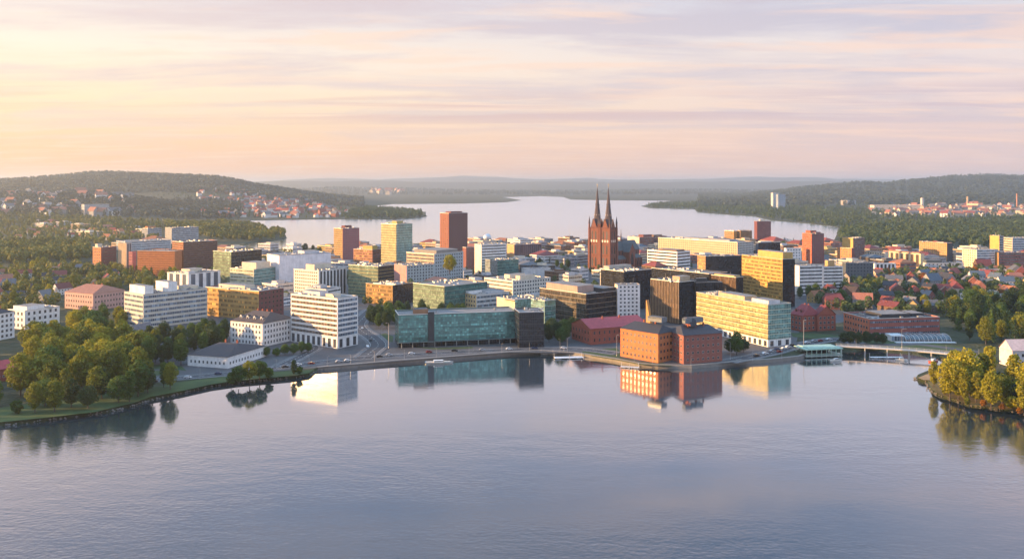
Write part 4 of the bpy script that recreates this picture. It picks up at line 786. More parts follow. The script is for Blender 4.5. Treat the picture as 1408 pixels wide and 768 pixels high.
# ---- cathedral: two spired towers at the west front and a long nave
def cathedral():
    c0 = gp(829, 370.5); root = empty('cathedral', c0, -math.radians(36)-math.atan((829-CX)/F))
    tag(root, 'red brick cathedral with twin dark needle spires and a blue-green nave roof', 'cathedral'); LANDMARKS.append((c0.x, c0.y, 'the twin-spired cathedral', 22))
    foot(c0+Vector((22, 22, 0)), root.rotation_euler.z, 44, 78, 0, 'cathedral')
    BR = brickm((.17,.058,.036)); DKR = brickm((.12,.043,.034)); SL = tilem((.075,.10,.115)); SP = tilem((.075,.052,.058)); PALE = plain((.62,.52,.42)); GLS = glassm(GL['d'])
    def lancet(b, x, y, z, w, h, ax, mi=0, d=.12):       # pointed window panel; ax 'y' faces -y, 'x' faces -x / +x
        P = [(-w/2,0), (w/2,0), (w/2,h*.7), (w*.28,h*.88), (0,h), (-w*.28,h*.88), (-w/2,h*.7)]
        if ax == 'y': b.poly([(x+u, y-d, z+v) for u, v in P], mi=mi)
        else: b.poly([(x+d*ax, y+u*ax, z+v) for u, v in P], mi=mi)
    for sx in (-1, 1):
        t = MB(); w = 7.9; cx = sx*9.3
        t.box(cx-w, cx+w, -w, w, -1, 58)
        for qx in (-1, 1):
            for qy in (-1, 1):                                     # stepped corner buttresses
                x, y = cx+qx*w, qy*w; t.box(x-1.5, x+1.5, y-1.5, y+1.5, -1, 40); t.box(x-1.1, x+1.1, y-1.1, y+1.1, 40, 57)
        to = t.build('bell_tower', BR, root)
        s = MB()
        for z, h in ((19.5,.8), (37,.9), (56.6,1.5)): s.box(cx-w-.5, cx+w+.5, -w-.5, w+.5, z, z+h, bottom=True)
        s.build('string_course', DKR, to)
        for z, h, ws in ((5,13,2.6), (22,13,2.2), (42,12,2.2)):
            for off in (-2.9, 2.9):
                l = MB(); lancet(l, cx+off, -w, z, ws, h, 'y'); l.build('lancet_window', GLS, to)
                l = MB(); lancet(l, cx+sx*w, off, z, ws, h, sx); l.build('lancet_window', GLS, to)
                if sx == -1: pass
                else: l = MB(); lancet(l, cx-w-.0, off, z, ws, h, -1); l.build('lancet_window', GLS, to)
        l = MB()
        for off in (-4.2, 0, 4.2): l.box(cx+off-1.1, cx+off+1.1, -w-.14, -w-.02, 37.9, 41, bottom=True); l.box(cx+sx*w-.02 if sx > 0 else cx-w-.14, cx+w+.14 if sx > 0 else cx-w+.02, off-1.1, off+1.1, 37.9, 41, bottom=True)
        l.build('gallery', PALE, to)
        g = MB()                                                   # gables at the foot of the spire
        for k in range(4):
            a = k*math.pi/2; ca, sa = math.cos(a), math.sin(a); R = lambda x, y, z: (cx+ca*x-sa*y, ca*y+sa*x, z)
            g.poly([R(-4.6,-w,58), R(4.6,-w,58), R(0,-w,69.5)]); g.poly([R(-4.6,-w,58), R(0,-w,69.5), R(0,-2,69.5)], mi=1); g.poly([R(4.6,-w,58), R(0,-2,69.5), R(0,-w,69.5)], mi=1)
        g.build('gable', [BR, SP], to)
        sp = MB()
        for (z0, r0), (z1, r1) in zip([(58,6.9), (66,5.2), (84,3.1), (100,1.4), (110,.5)], [(66,5.2), (84,3.1), (100,1.4), (110,.5), (113,.05)]): sp.tube((cx,0,z0), (cx,0,z1), r0, r1, 8, cap=False)
        so_ = sp.build('spire', SP, to)
        cr = MB(); cr.tube((cx,0,112), (cx,0,117.5), .16, n=5); cr.tube((cx-1.1,0,115.8), (cx+1.1,0,115.8), .14, n=5); cr.tube((cx,0,112.6), (cx,0,113.6), .5, .5, 8); cr.build('cross', metalm((.5,.34,.1)), so_)
        for z, rr in ((74,4.3), (88,2.7)):
            cb = MB()
            for k in range(8):
                a = math.pi/8+k*math.pi/4; cb.tube((cx+rr*math.cos(a), rr*math.sin(a), z), (cx+rr*math.cos(a), rr*math.sin(a), z+2.4), .42, 0, 5)
            cb.build('crocket', PALE if z == 74 else SP, so_)
        for qx in (-1, 1):
            for qy in (-1, 1):
                x, y = cx+qx*w, qy*w; p = MB(); p.tube((x,y,57), (x,y,63), 1.35, 1.2, 8); p.tube((x,y,63), (x,y,74), 1.5, 0, 8, mi=1); p.build('pinnacle', [BR, SP], to)
    m = MB(); m.box(-2.4, 2.4, -6, 8, -1, 40); m.poly([(-2.6,-6.1,40), (2.6,-6.1,40), (0,-6.1,47)]); m.poly([(-2.6,-6.1,40), (0,-6.1,47), (0,8,47), (-2.6,8,40)]); m.poly([(2.6,-6.1,40), (2.6,8,40), (0,8,47), (0,-6.1,47)]); fo = m.build('portal_front', BR, root)
    l = MB(); lancet(l, 0, -6.02, 2, 3.4, 11, 'y'); l.build('portal', plain((.08,.05,.04)), fo)
    l = MB()
    for k in range(12): a0, a1 = 2*math.pi*k/12, 2*math.pi*(k+1)/12; l.poly([(0,-6.2,26), (2*math.cos(a0),-6.2,26+2*math.sin(a0)), (2*math.cos(a1),-6.2,26+2*math.sin(a1))])
    l.build('rose_window', GLS, fo)
    n = MB(); n.box(-8.5, 8.5, 7.4, 76, -1, 25, top=False); n.poly([(8.5,76,25), (-8.5,76,25), (0,76,37)]); no = n.build('nave', DKR, root)
    r = MB(); r.poly([(8.9,7.4,24.6), (8.9,76.5,24.6), (0,76.5,37.4), (0,7.4,37.4)]); r.poly([(-8.9,76.5,24.6), (-8.9,7.4,24.6), (0,7.4,37.4), (0,76.5,37.4)]); r.build('roof', SL, no)
    for s in (-1, 1):
        a = MB(); a.box(min(s*8.5, s*14), max(s*8.5, s*14), 9, 74, -1, 13); ao = a.build('aisle', DKR, root)
        rr = MB(); q = [(s*14.4,8.8,13.03), (s*14.4,74.4,13.03), (s*8.55,74.4,18), (s*8.55,8.8,18)]; rr.poly(q if s > 0 else q[::-1]); rr.build('roof', SL, ao)
        for k in range(9):
            y = 13+k*7; l = MB(); lancet(l, s*14, y, 3, 2.2, 8, s); l.build('lancet_window', GLS, ao)
            l = MB(); lancet(l, s*8.5, y, 18.6, 2.0, 5.4, s); l.build('lancet_window', GLS, no)
            bt = MB(); bt.box(min(s*14, s*15.6), max(s*14, s*15.6), y+2.7, y+4.1, -1, 12); bt.tube((s*14.8,y+3.4,12), (s*14.8,y+3.4,15), .8, 0, 4); bt.build('buttress', BR, ao)
    t = MB(); t.box(-19, 19, 36, 50, -1, 23, top=False)
    for s in (-1, 1): q = [(s*19,36,23), (s*19,50,23), (s*19,43,34)]; t.poly(q if s > 0 else q[::-1])
    to = t.build('transept', BR, root)
    r = MB(); r.poly([(-19.3,35.6,22.6), (19.3,35.6,22.6), (19.3,43,34.4), (-19.3,43,34.4)]); r.poly([(19.3,50.4,22.6), (-19.3,50.4,22.6), (-19.3,43,34.4), (19.3,43,34.4)]); r.build('roof', SL, to)
    for s in (-1, 1):
        l = MB(); lancet(l, s*19, 43, 5, 6, 17, s); l.build('great_window', GLS, to)
    ap = MB(); P = [(6.5*math.sin(a), 76+6*math.cos(a)) for a in [math.pi/2-k*math.pi/6 for k in range(7)]]; ap.prism(P, -1, 17); ao = ap.build('apse', DKR, root)
    rr = MB()
    for (a, b_) in zip(P, P[1:]): rr.poly([(a[0]*1.05,a[1],17), (b_[0]*1.05,b_[1],17), (0,76,23)][::-1])
    rr.build('roof', SL, ao)
    f = MB(); f.tube((0,43,36), (0,43,54), 1.3, .05, 8); f.tube((0,43,33), (0,43,37), 1.6, n=8); f.build('fleche', SP, no)
cathedral()
def mast():
    p = gp(783, 345); b = MB(); b.tube((0,0,0), (0,0,9), .8, .5, 6); b.tube((0,0,9), (0,0,52), .45, .08, 6); o = b.build('radio_mast', metalm((.4,.36,.3))); o.location = p; tag(o, 'thin pale radio mast above the rooftops beside the cathedral', 'mast')
mast()
# ---- greenhouse with curved ribs
def greenhouse():
    a, b_ = gp(1246, 470), gp(1308, 470); d = b_-a; L = d.length; R = 9.0
    root = empty('greenhouse', (a+b_)/2+Vector((0, R, 0)), math.atan2(d.y, d.x)); tag(root, 'curved glass greenhouse with white ribs on the lawn', 'greenhouse'); LANDMARKS.append((root.location.x, root.location.y, 'the curved glass greenhouse', L/2)); foot(root.location, root.rotation_euler.z, L, 2*R, 1, 'greenhouse')
    def pr(k): t = math.pi*k/10; return -R*math.cos(t), 4.6*math.sin(t)**.8
    s = MB()
    for k in range(10):
        (y0, z0), (y1, z1) = pr(k), pr(k+1); s.poly([(-L/2,y0,z0), (L/2,y0,z0), (L/2,y1,z1), (-L/2,y1,z1)])
    for x in (-L/2, L/2): s.poly([(x, *pr(k)) for k in range(11)])
    s.build('glass_vault', curtm((.07,.10,.12), (.25,.27,.28), 2.4, 3.0, .2), root)
    n = 11
    for i in range(n):
        x = -L/2+L*i/(n-1); r = MB()
        for k in range(10):
            (y0, z0), (y1, z1) = pr(k), pr(k+1); r.tube((x,y0*1.02,z0*1.02), (x,y1*1.02,z1*1.02), .2, n=4, cap=False)
        r.build('rib', plain((.5,.5,.49)), root)
    f = MB(); f.box(-L/2-9, L/2+2, -R-4, -R-.4, 0, .4); f.box(-L/2-10, -L/2-.3, -R*.7, R*.5, 0, 4.4); f.build('entrance_hall', plain((.62,.63,.63)), root)
    wall_panel(root, 'entrance_window', ((-L/2-10, -R*.7), (1,0), (0,-1), 10, 0), .3, 9.3, .4, 3.8, -.02, .06, bandm(GL['b'], 2.2, (.7,.7,.7)))
greenhouse()
# ---- footbridge and green pavilion
def bridge():
    P = path_pts([(1150,481),(1200,483.5),(1250,487),(1300,491.5),(1338,496.5),(1362,500)], 5)
    root = empty('footbridge', P[0]); tag(root, 'long pale lakeside footbridge on slim pillars leading to the wooded point', 'bridge'); LANDMARKS.append((gp(1240,487).x, gp(1240,487).y, 'the pale footbridge', 50))
    off = Vector(P[0]); Q = [p-off for p in P]; z0, z1, hw = 2.6, 3.2, 2.4
    N = []
    for i in range(len(Q)): d = Q[min(i+1, len(Q)-1)]-Q[max(i-1, 0)]; d.z = 0; d.normalize(); N.append(Vector((-d.y, d.x, 0)))
    b = MB()
    for i in range(len(Q)-1):
        A, B_, n0, n1 = Q[i], Q[i+1], N[i]*hw, N[i+1]*hw; v = lambda p, z: (p.x, p.y, z)
        b.poly([v(A-n0,z1), v(B_-n1,z1), v(B_+n1,z1), v(A+n0,z1)]); b.poly([v(A-n0,z0), v(B_-n1,z0), v(B_-n1,z1), v(A-n0,z1)]); b.poly([v(B_+n1,z0), v(A+n0,z0), v(A+n0,z1), v(B_+n1,z1)]); b.poly([v(A+n0,z0), v(B_+n1,z0), v(B_-n1,z0), v(A-n0,z0)])
    b.build('deck', plain((.52,.47,.42)), root)
    for s in (-1, 1):
        r = MB()
        for i in range(len(Q)-1):
            a = Q[i]+N[i]*hw*s; c = Q[i+1]+N[i+1]*hw*s; r.tube((a.x,a.y,z1+1.15), (c.x,c.y,z1+1.15), .09, n=4); r.tube((a.x,a.y,z1+.6), (c.x,c.y,z1+.6), .05, n=4); r.tube((a.x,a.y,z1), (a.x,a.y,z1+1.15), .07, n=4)
        r.build('railing', metalm((.5,.48,.46)), root)
    for i in range(1, len(Q)-2, 3):
        for s in (-.6, .6):
            p = Q[i]+N[i]*hw*s; m = MB(); m.tube((p.x,p.y,-3.4), (p.x,p.y,z0), .42, n=8); m.build('pillar', plain((.45,.43,.40)), root)
    for i in range(3, len(Q)-2, 6):
        p = Q[i]+N[i]*(hw-.2); m = MB(); m.tube((p.x,p.y,z1), (p.x,p.y,z1+5), .08, .05, 6); m.tube((p.x,p.y,z1+5), (p.x-.9,p.y-.2,z1+5.1), .05, n=4); m.build('lamp_post', metalm((.3,.3,.3)), root)
bridge()
def pavilion():
    a, b_ = gp(1106, 492, 0), gp(1154, 490, 0); d = b_-a; L = d.length; root = empty('pavilion', (a+b_)/2+Vector((0, 7, 0)), math.atan2(d.y, d.x)); tag(root, 'pale green flat-roofed pavilion on columns at the end of the footbridge', 'pavilion'); LANDMARKS.append((root.location.x, root.location.y, 'the green pavilion', L/2)); foot(root.location, root.rotation_euler.z, L, 14, 1, 'pavilion')
    b = MB(); b.box(-L/2-1, L/2+1, -8, 8, 5.4, 6.0, bottom=True); b.box(-L/2+2, L/2-2, -6, 6, 6.0, 6.5); b.build('roof', plain((.34,.50,.41)), root)
    b = MB(); b.box(-L/2-.5, L/2+.5, -8, 8, .7, 1.5, bottom=True); b.build('deck', plain((.30,.36,.33)), root)
    for i in range(8):
        for y in (-7.2, 7.2): x = -L/2+.3+(L-.6)*i/7; c = MB(); c.tube((x,y,-1.5), (x,y,5.4), .26, n=8); c.build('column', plain((.34,.48,.40)), root)
    b = MB(); b.box(-L/2+10, L/2-6, 0, 6, 1.5, 5.35, top=False); b.build('glass_room', CUR['dark'], root)
    for s in (-7.7, 7.7): b = MB(); b.box(-L/2-.4, L/2+.4, s-.05, s+.05, 2.4, 2.6, bottom=True); b.box(-L/2-.4, L/2+.4, s-.03, s+.03, 1.9, 2.0, bottom=True); b.build('railing', plain((.34,.48,.40)), root)
pavilion()
# ---- piers and boats
def pier(px, py, L, Wd, rz, label):
    p = gp(px, py, 0); root = empty('floating_pier', p, rz); tag(root, label, 'pier'); 
    b = MB(); b.box(-L/2, L/2, -Wd/2, Wd/2, .5, .8, bottom=True); b.build('deck', plain((.62,.63,.64)), root)
    for k in range(3): b = MB(); x = -L/2+L*(k+.5)/3; b.box(x-1.4, x+1.4, -Wd/2+.2, Wd/2-.2, -.4, .5, bottom=True); b.build('float', plain((.2,.21,.22)), root)
    for x, y in ((-L/2+.4, Wd/2), (L/2-.4, Wd/2), (0, -Wd/2)): b = MB(); b.tube((x,y,-2), (x,y,3.2), .17, n=6); b.build('mooring_post', plain((.45,.42,.38)), root)
pier(760, 486.6, 17, 3.2, .05, 'slim pale floating pier nearest the black glass waterfront block')
pier(782, 492.3, 20, 5.6, .12, 'broad white floating pier on the lake before the crimson-roofed brick hall')
pier(866, 505.5, 12, 2.4, -.25, 'low pinkish floating pier before the orange brick waterfront building')
pier(1218, 492, 22, 3.0, .0, 'narrow dark floating pier behind the pale footbridge')
def boat(px, py, L, rz, label, hull=(.74,.74,.72)):
    root = empty('motor_boat', gp(px, py, 0), rz); tag(root, label, 'boat')
    P = [(-L/2,-L*.13), (L*.15,-L*.15), (L*.36,-L*.1), (L/2,0), (L*.36,L*.1), (L*.15,L*.15), (-L/2,L*.13)]
    b = MB(); n = len(P)
    for i in range(n): a, c = P[i], P[(i+1) % n]; b.poly([(a[0]*.9,a[1]*.6,-.3), (c[0]*.9,c[1]*.6,-.3), (c[0],c[1],1.0), (a[0],a[1],1.0)])
    b.poly([(x*.95,y*.9,.85) for x, y in P], mi=1); b.build('hull', [plain(hull), plain((.45,.38,.30))], root)
    c = MB(); c.box(-L*.2, L*.14, -L*.09, L*.09, .85, 2.1, topmi=0); c.build('cabin', plain((.72,.72,.70)), root)
    c = MB(); c.box(-L*.17, L*.145, -L*.094, L*.094, 1.35, 1.85, top=False); c.build('window', glassm(GL['d']), root)
boat(604, 499, 19, .12, 'long white boat moored at the quay before the teal glass office')
boat(1150, 496.5, 9, .3, 'small white boat moored beside the green pavilion')
boat(1240, 495.5, 8, -.1, 'small pale boat moored under the pale footbridge')
boat(1284, 497, 9, .5, 'small red-hulled boat moored near the end of the footbridge', (.40,.08,.05))
# ------------------------------------------------------------------ automatic labels that say where a repeat stands
USED = {}
def nearest(x, y):
    return min(LANDMARKS, key=lambda l: max(0, math.hypot(l[0]-x, l[1]-y)-l[3]*.6))
def relation(x, y, lm):
    px, ly = CX+F*x/y, lm[1]; lx = CX+F*lm[0]/lm[1]; d = y-lm[1]
    if d < -lm[3]*.7-4: return 'in front of'
    if d > lm[3]*.7+4: return 'behind'
    return 'beside'
PENDING = []
def auto_label(o, desc, x, y, group, cat): PENDING.append((o, desc, x, y)); o['category'] = cat; o['group'] = group
ORD = ['nearest', 'second nearest', 'third nearest', 'fourth nearest', 'fifth nearest', 'sixth nearest', 'seventh nearest', 'eighth nearest', 'ninth nearest', 'tenth nearest']
def finish_labels():
    buckets = {}
    for o, desc, x, y in PENDING:
        lm = nearest(x, y); buckets.setdefault(f"{desc} {relation(x, y, lm)} {lm[2]}", []).append((math.hypot(x-lm[0], y-lm[1]), o))
    for lab, items in buckets.items():
        items.sort(key=lambda t: t[0])
        for i, (_, o) in enumerate(items):
            o['label'] = lab if len(items) == 1 else (f"{lab}, {ORD[i]}" if i < len(ORD) else f"{lab}, beyond the first ten")
# ------------------------------------------------------------------ small houses
def make_house(w, d, h, rise, wallc, tilec, loc, rz, win=True, hip=0.0):
    root = empty('house', loc, rz); b = MB(); b.box(-w/2, w/2, -d/2, d/2, -2.5, h, top=False)
    if hip == 0: b.poly([(w/2,-d/2,h), (w/2,d/2,h), (w/2,0,h+rise)]); b.poly([(-w/2,d/2,h), (-w/2,-d/2,h), (-w/2,0,h+rise)])
    b.build('wall', wallm(wallc), root); r = MB(); pitched_shape(r, w, d, h, h+rise+.2, hip, 'x', .45); ro = r.build('roof', tilem(tilec), root)
    c = MB(); c.box(-.45, .45, -.4, .4, 0, 1.9); c.box(-.25, .25, -.2, .2, 1.9, 2.3, mi=1); link('chimney', c.mesh('chimney', [brickm(REDB), plain(DARK)]), ro, (w*.18, d*.08, h+rise*.6))
    if win:
        me = window_mesh(1.2, 1.4, 'd', (.6,.6,.58)); n = max(2, int(w/3.2)); fl = max(1, int(h/3))
        for k in range(fl):
            for i in range(n): link('window', me, root, (-w/2+w*(i+.5)/n, -d/2, .9+k*3), 0)
            for y in (-d*.22, d*.22): link('window', me, root, (w/2, y, .9+k*3), math.pi/2); link('window', me, root, (-w/2, y, .9+k*3), -math.pi/2)
    return root
HC = {'red roof': RT, 'dark red roof': RTD, 'orange roof': ROR, 'black roof': RBL, 'grey roof': (.13,.135,.15), 'blue-grey roof': (.075,.105,.14), 'terracotta roof': (.34,.13,.08)}
WC = {'white': (.66,.64,.62), 'cream': (.52,.44,.34), 'brick red': (.25,.085,.065), 'brown': (.14,.085,.06), 'grey': (.27,.27,.28), 'yellow': (.48,.35,.15)}
def scatter(poly, n, mind, rng, avoid=3.0, gap=None, tries=60):
    """random ground points inside a photo-pixel polygon, apart from one another and off every building"""
    W_ = [gp(*p) for p in poly]; x0, x1 = min(p.x for p in W_), max(p.x for p in W_); y0, y1 = min(p.y for p in W_), max(p.y for p in W_)
    PP = [(p.x, p.y) for p in W_]; out = []
    for _ in range(n*tries):
        if len(out) >= n: break
        x, y = rng.uniform(x0, x1), rng.uniform(y0, y1)
        if not inside(x, y, PP) or not clear(x, y, avoid): continue
        if any((x-a)**2+(y-c)**2 < mind*mind for a, c in out): continue
        out.append((x, y))
    return out
ROADS = [path_pts(p, 4) for p in ([(150,540),(205,524),(258,518.5),(320,513),(380,505.5),(440,498),(500,492),(560,488),(640,483.5),(740,479.5),(800,480),(850,486)], [(500,492),(512,482),(520,474),(512,464),(498,455),(492,446)], [(380,505.5),(405,494),(420,486),(432,478)], [(1000,497),(1060,485),(1100,474),(1150,466),(1200,478)], [(1150,481),(1200,483.5),(1250,487),(1300,491.5),(1362,500)])]
def off_road(x, y, r=8): return all((p.x-x)**2+(p.y-y)**2 > r*r for R in ROADS for p in R)
rh = random.Random(21)
def houses(poly, n, mind, group, roofs, walls, size=(9, 15), floors=(1, 2), avoid=7):
    for x, y in scatter(poly, n, mind, rh, avoid):
        if not off_road(x, y, 12): continue
        w = rh.uniform(*size); d = w*rh.uniform(.55, .75); rf = rh.choice(roofs); wl = rh.choice(walls); h = 2.9*rh.randint(*floors)+.4
        o = make_house(w, d, h, d*rh.uniform(.38, .6), WC[wl], HC[rf], (x, y, ground_z(x, y)), rh.choice((.5, .5+math.pi/2, -.2, 1.2))+rh.uniform(-.2, .2), hip=rh.choice((0, 0, 0, 2.2)))
        auto_label(o, f"{wl} {rf.replace(chr(32), chr(45))}ed house", x, y, group, 'house'); foot(Vector((x, y, 0)), o.rotation_euler.z, w, d, .5, 'house')
houses([(1165,385),(1300,372),(1440,376),(1440,412),(1300,425),(1290,432),(1150,432),(1100,412)], 74, 17, 'houses in the old quarter', ['red roof', 'red roof', 'dark red roof', 'dark red roof', 'orange roof', 'black roof', 'black roof', 'grey roof', 'blue-grey roof', 'terracotta roof'], ['white', 'cream', 'brick red', 'brick red', 'brown', 'brown', 'grey', 'grey', 'yellow'], (11, 20), (2, 3))
houses([(-30,385),(80,368),(170,380),(165,395),(90,398),(80,420),(-30,425)], 26, 22, 'villas among the trees', ['red roof', 'dark red roof', 'grey roof', 'black roof', 'terracotta roof'], ['white', 'cream', 'grey', 'yellow'], (11, 18), (2, 2))
houses([(0,318),(60,312),(150,316),(190,322),(170,330),(60,332),(0,330)], 22, 40, 'houses at the edge of the wood', ['orange roof', 'red roof', 'terracotta roof'], ['white', 'cream', 'yellow'], (12, 22), (2, 2))
# ---- far towns: tiny houses, one shared mesh per colour, no parts
FARME = {}
def far_house(wl, rf):
    if (wl, rf) not in FARME:
        b = MB(); b.box(-7, 7, -4.5, 4.5, -6, 6.5, top=False); b.poly([(7,-4.5,6.5), (7,4.5,6.5), (7,0,10.5)]); b.poly([(-7,4.5,6.5), (-7,-4.5,6.5), (-7,0,10.5)])
        b.poly([(-7.5,-5,6.3), (7.5,-5,6.3), (7.5,0,10.8), (-7.5,0,10.8)], mi=1); b.poly([(7.5,5,6.3), (-7.5,5,6.3), (-7.5,0,10.8), (7.5,0,10.8)], mi=1)
        FARME[(wl, rf)] = b.mesh('house', [wallm(WC[wl]), tilem(HC[rf])])
    return FARME[(wl, rf)]
def far_town(pxr, yr, n, place, group, roofs, walls, sc=(1, 1.9), stuff=0):
    i = 0; extra = MB()
    while i < n+stuff:
        px = rh.triangular(*pxr); Y = rh.uniform(*yr)
        if len(yr) == 2: pass
        x = (px-CX)*Y/F
        if any(inside(x, Y, [(p.x, p.y) for p in Lk]) for Lk in (LAKEW,)) or segdist(x, Y, LAKEW) < 45: i += .05; continue
        z = ground_z(x, Y); wl, rf = rh.choice(walls), rh.choice(roofs); s = rh.uniform(*sc); a = rh.uniform(0, math.pi)
        sc3 = (s*rh.uniform(.9, 1.5), s, s*rh.uniform(.9, 1.3))
        if i >= n:                                                # past the ones counted singly: one mass
            M = Matrix.Translation((x, Y, z)) @ Matrix.Rotation(a, 4, 'Z') @ Matrix.Diagonal((*sc3, 1)); src = far_house(wl, rf); kk = (0, 2)[roofs.index(rf) % 2]
            for p in src.polygons: extra.poly([M @ src.vertices[v].co for v in p.vertices], mi=p.material_index+kk)
            i += 1; continue
        o = link('house', far_house(wl, rf), None, (x, Y, z), a); o.scale = sc3
        tag(o, f"tiny {wl} {rf.replace(chr(32), chr(45))}ed house {place}", 'house', f"{group}: {wl} walls, {rf}"); i += 1
    if extra.f: tag(extra.build('houses', [wallm(WC[walls[0]]), tilem(HC[roofs[0]]), wallm(WC[walls[-1]]), tilem(HC[roofs[-1]])]), f"mass of tiny houses crowding {place}", 'houses', kind='stuff')
far_town((235, 490, 390), (3020, 4700), 100, 'on the hillside across the lake', 'hillside town houses', ['red roof', 'orange roof', 'terracotta roof', 'grey roof'], ['white', 'cream', 'brick red'], (1.0, 1.8), 170)
far_town((1175, 1440, 1330), (3100, 4200), 84, 'on the plain before the far factories', 'plain town houses', ['terracotta roof', 'dark red roof', 'grey roof'], ['cream', 'white', 'grey'], (1.0, 1.8), 110)
far_town((-40, 215, 60), (2900, 4300), 34, 'in the misty valley under the wooded hill', 'misty valley houses', ['grey roof', 'terracotta roof'], ['white', 'grey'], (1.2, 2.6), 70)
far_town((500, 575, 545), (8800, 10500), 14, 'on the farthest shore beyond the cape', 'farthest shore houses', ['terracotta roof'], ['cream'], (2, 5))
# ---- low town blocks filling the streets between the large buildings
rf_ = random.Random(5)
FCOL = {'brown': BROWN, 'cream': CREAM, 'tan': TAN, 'grey': GREY, 'pale grey': LGREY, 'rust red': (.32,.12,.07), 'dark': (.07,.07,.075), 'white': WHITE, 'golden': (.50,.34,.12)}
def filler(poly, n, size, hts, cols, mind, group, kinds=('office building', 'apartments')):
    for x, y in scatter(poly, n, mind, rf_, size[1]*.62, tries=90):
        if not off_road(x, y, size[1]*.7): continue
        L1, L2 = rf_.uniform(*size), rf_.uniform(size[0], size[1]*.8); H = rf_.uniform(*hts); cn = rf_.choice(cols); rz = -math.radians(45)-math.atan2(x, y)+rf_.choice((0, 0, .12, -.1)); 
        root = empty('town_block', (x, y, G), rz); foot(Vector((x, y, 0)), rz, L1, L2, .5, 'town_block')
        if rf_.random() < .2:
            b = MB(); b.box(-L1/2, L1/2, -L2/2, L2/2, -1, H, top=False); b.build('wall', wm(FCOL[cn]), root); r = MB(); tn = rf_.choice(list(HC)); pitched_shape(r, L1, L2, H, H+min(L1, L2)*.22, min(L1, L2)*.4, 'x', .4); r.build('roof', tilem(HC[tn]), root); desc = f"low {cn} {tn.replace(chr(32), chr(45))}ed block"
        else:
            body(root, L1, L2, H, wm(FCOL[cn]), wm(FCOL[cn]), rf_.choice((ROOF_D, ROOF_L, ROOF_M))); desc = f"low {cn} flat-roofed block"
            if L1*L2 > 150:
                b = MB(); u = rf_.uniform(-.2, .2)*L1; b.box(u-L1*.18, u+L1*.18, -L2*.2, L2*.25, H-.9, H+2.4, topmi=1); b.build('penthouse', [wm(rf_.choice((FCOL[cn], LGREY, CREAM))), ROOF_M], root)
            for _ in range(2): link('ventilation_unit', rf_.choice(unit_meshes()), root, (L1*rf_.uniform(-.38, .38), L2*rf_.choice((-.36, .36)), H-.9), 0)
        for f in 'FR': facade(root, f, 'r:'+rf_.choice('dnb'), L1, L2, H, 3.5, .6, {'pw': 3.0, 'frame': tuple(c*.9 for c in FCOL[cn]), 'wh': 1.5}, [0])
        auto_label(root, desc, x, y, group, rf_.choice(kinds))
filler([(640,336.5),(1000,336.5),(1150,338),(1150,350),(1000,362),(870,362),(700,368),(640,352)], 95, (18, 40), (8, 17), ['brown', 'rust red', 'rust red', 'tan', 'cream', 'golden', 'grey', 'white'], 40, 'low blocks of the old town')
filler([(440,343),(640,338),(640,352),(560,365),(440,372)], 22, (20, 40), (8, 15), ['cream', 'golden', 'tan', 'grey', 'pale grey', 'white'], 42, 'low blocks near the back shore')
filler([(440,372),(640,360),(780,368),(1000,364),(1100,366),(1100,410),(960,420),(760,440),(620,425),(560,415),(440,440)], 46, (14, 30), (8, 15), ['dark', 'grey', 'pale grey', 'cream', 'white', 'brown'], 30, 'low blocks of the city centre')
filler([(270,345),(440,345),(440,402),(300,440),(190,430),(260,400)], 26, (16, 34), (8, 16), ['pale grey', 'cream', 'pale grey', 'white', 'tan'], 34, 'low blocks of the western quarter')
filler([(1150,345),(1440,350),(1440,378),(1300,378),(1160,388)], 40, (18, 36), (8, 15), ['dark', 'grey', 'cream', 'rust red', 'tan', 'pale grey'], 36, 'low blocks of the eastern quarter')
filler([(40,305),(200,312),(250,330),(160,348),(130,340)], 12, (22, 45), (8, 14), ['pale grey', 'cream', 'tan'], 50, 'low blocks under the wooded peninsula')
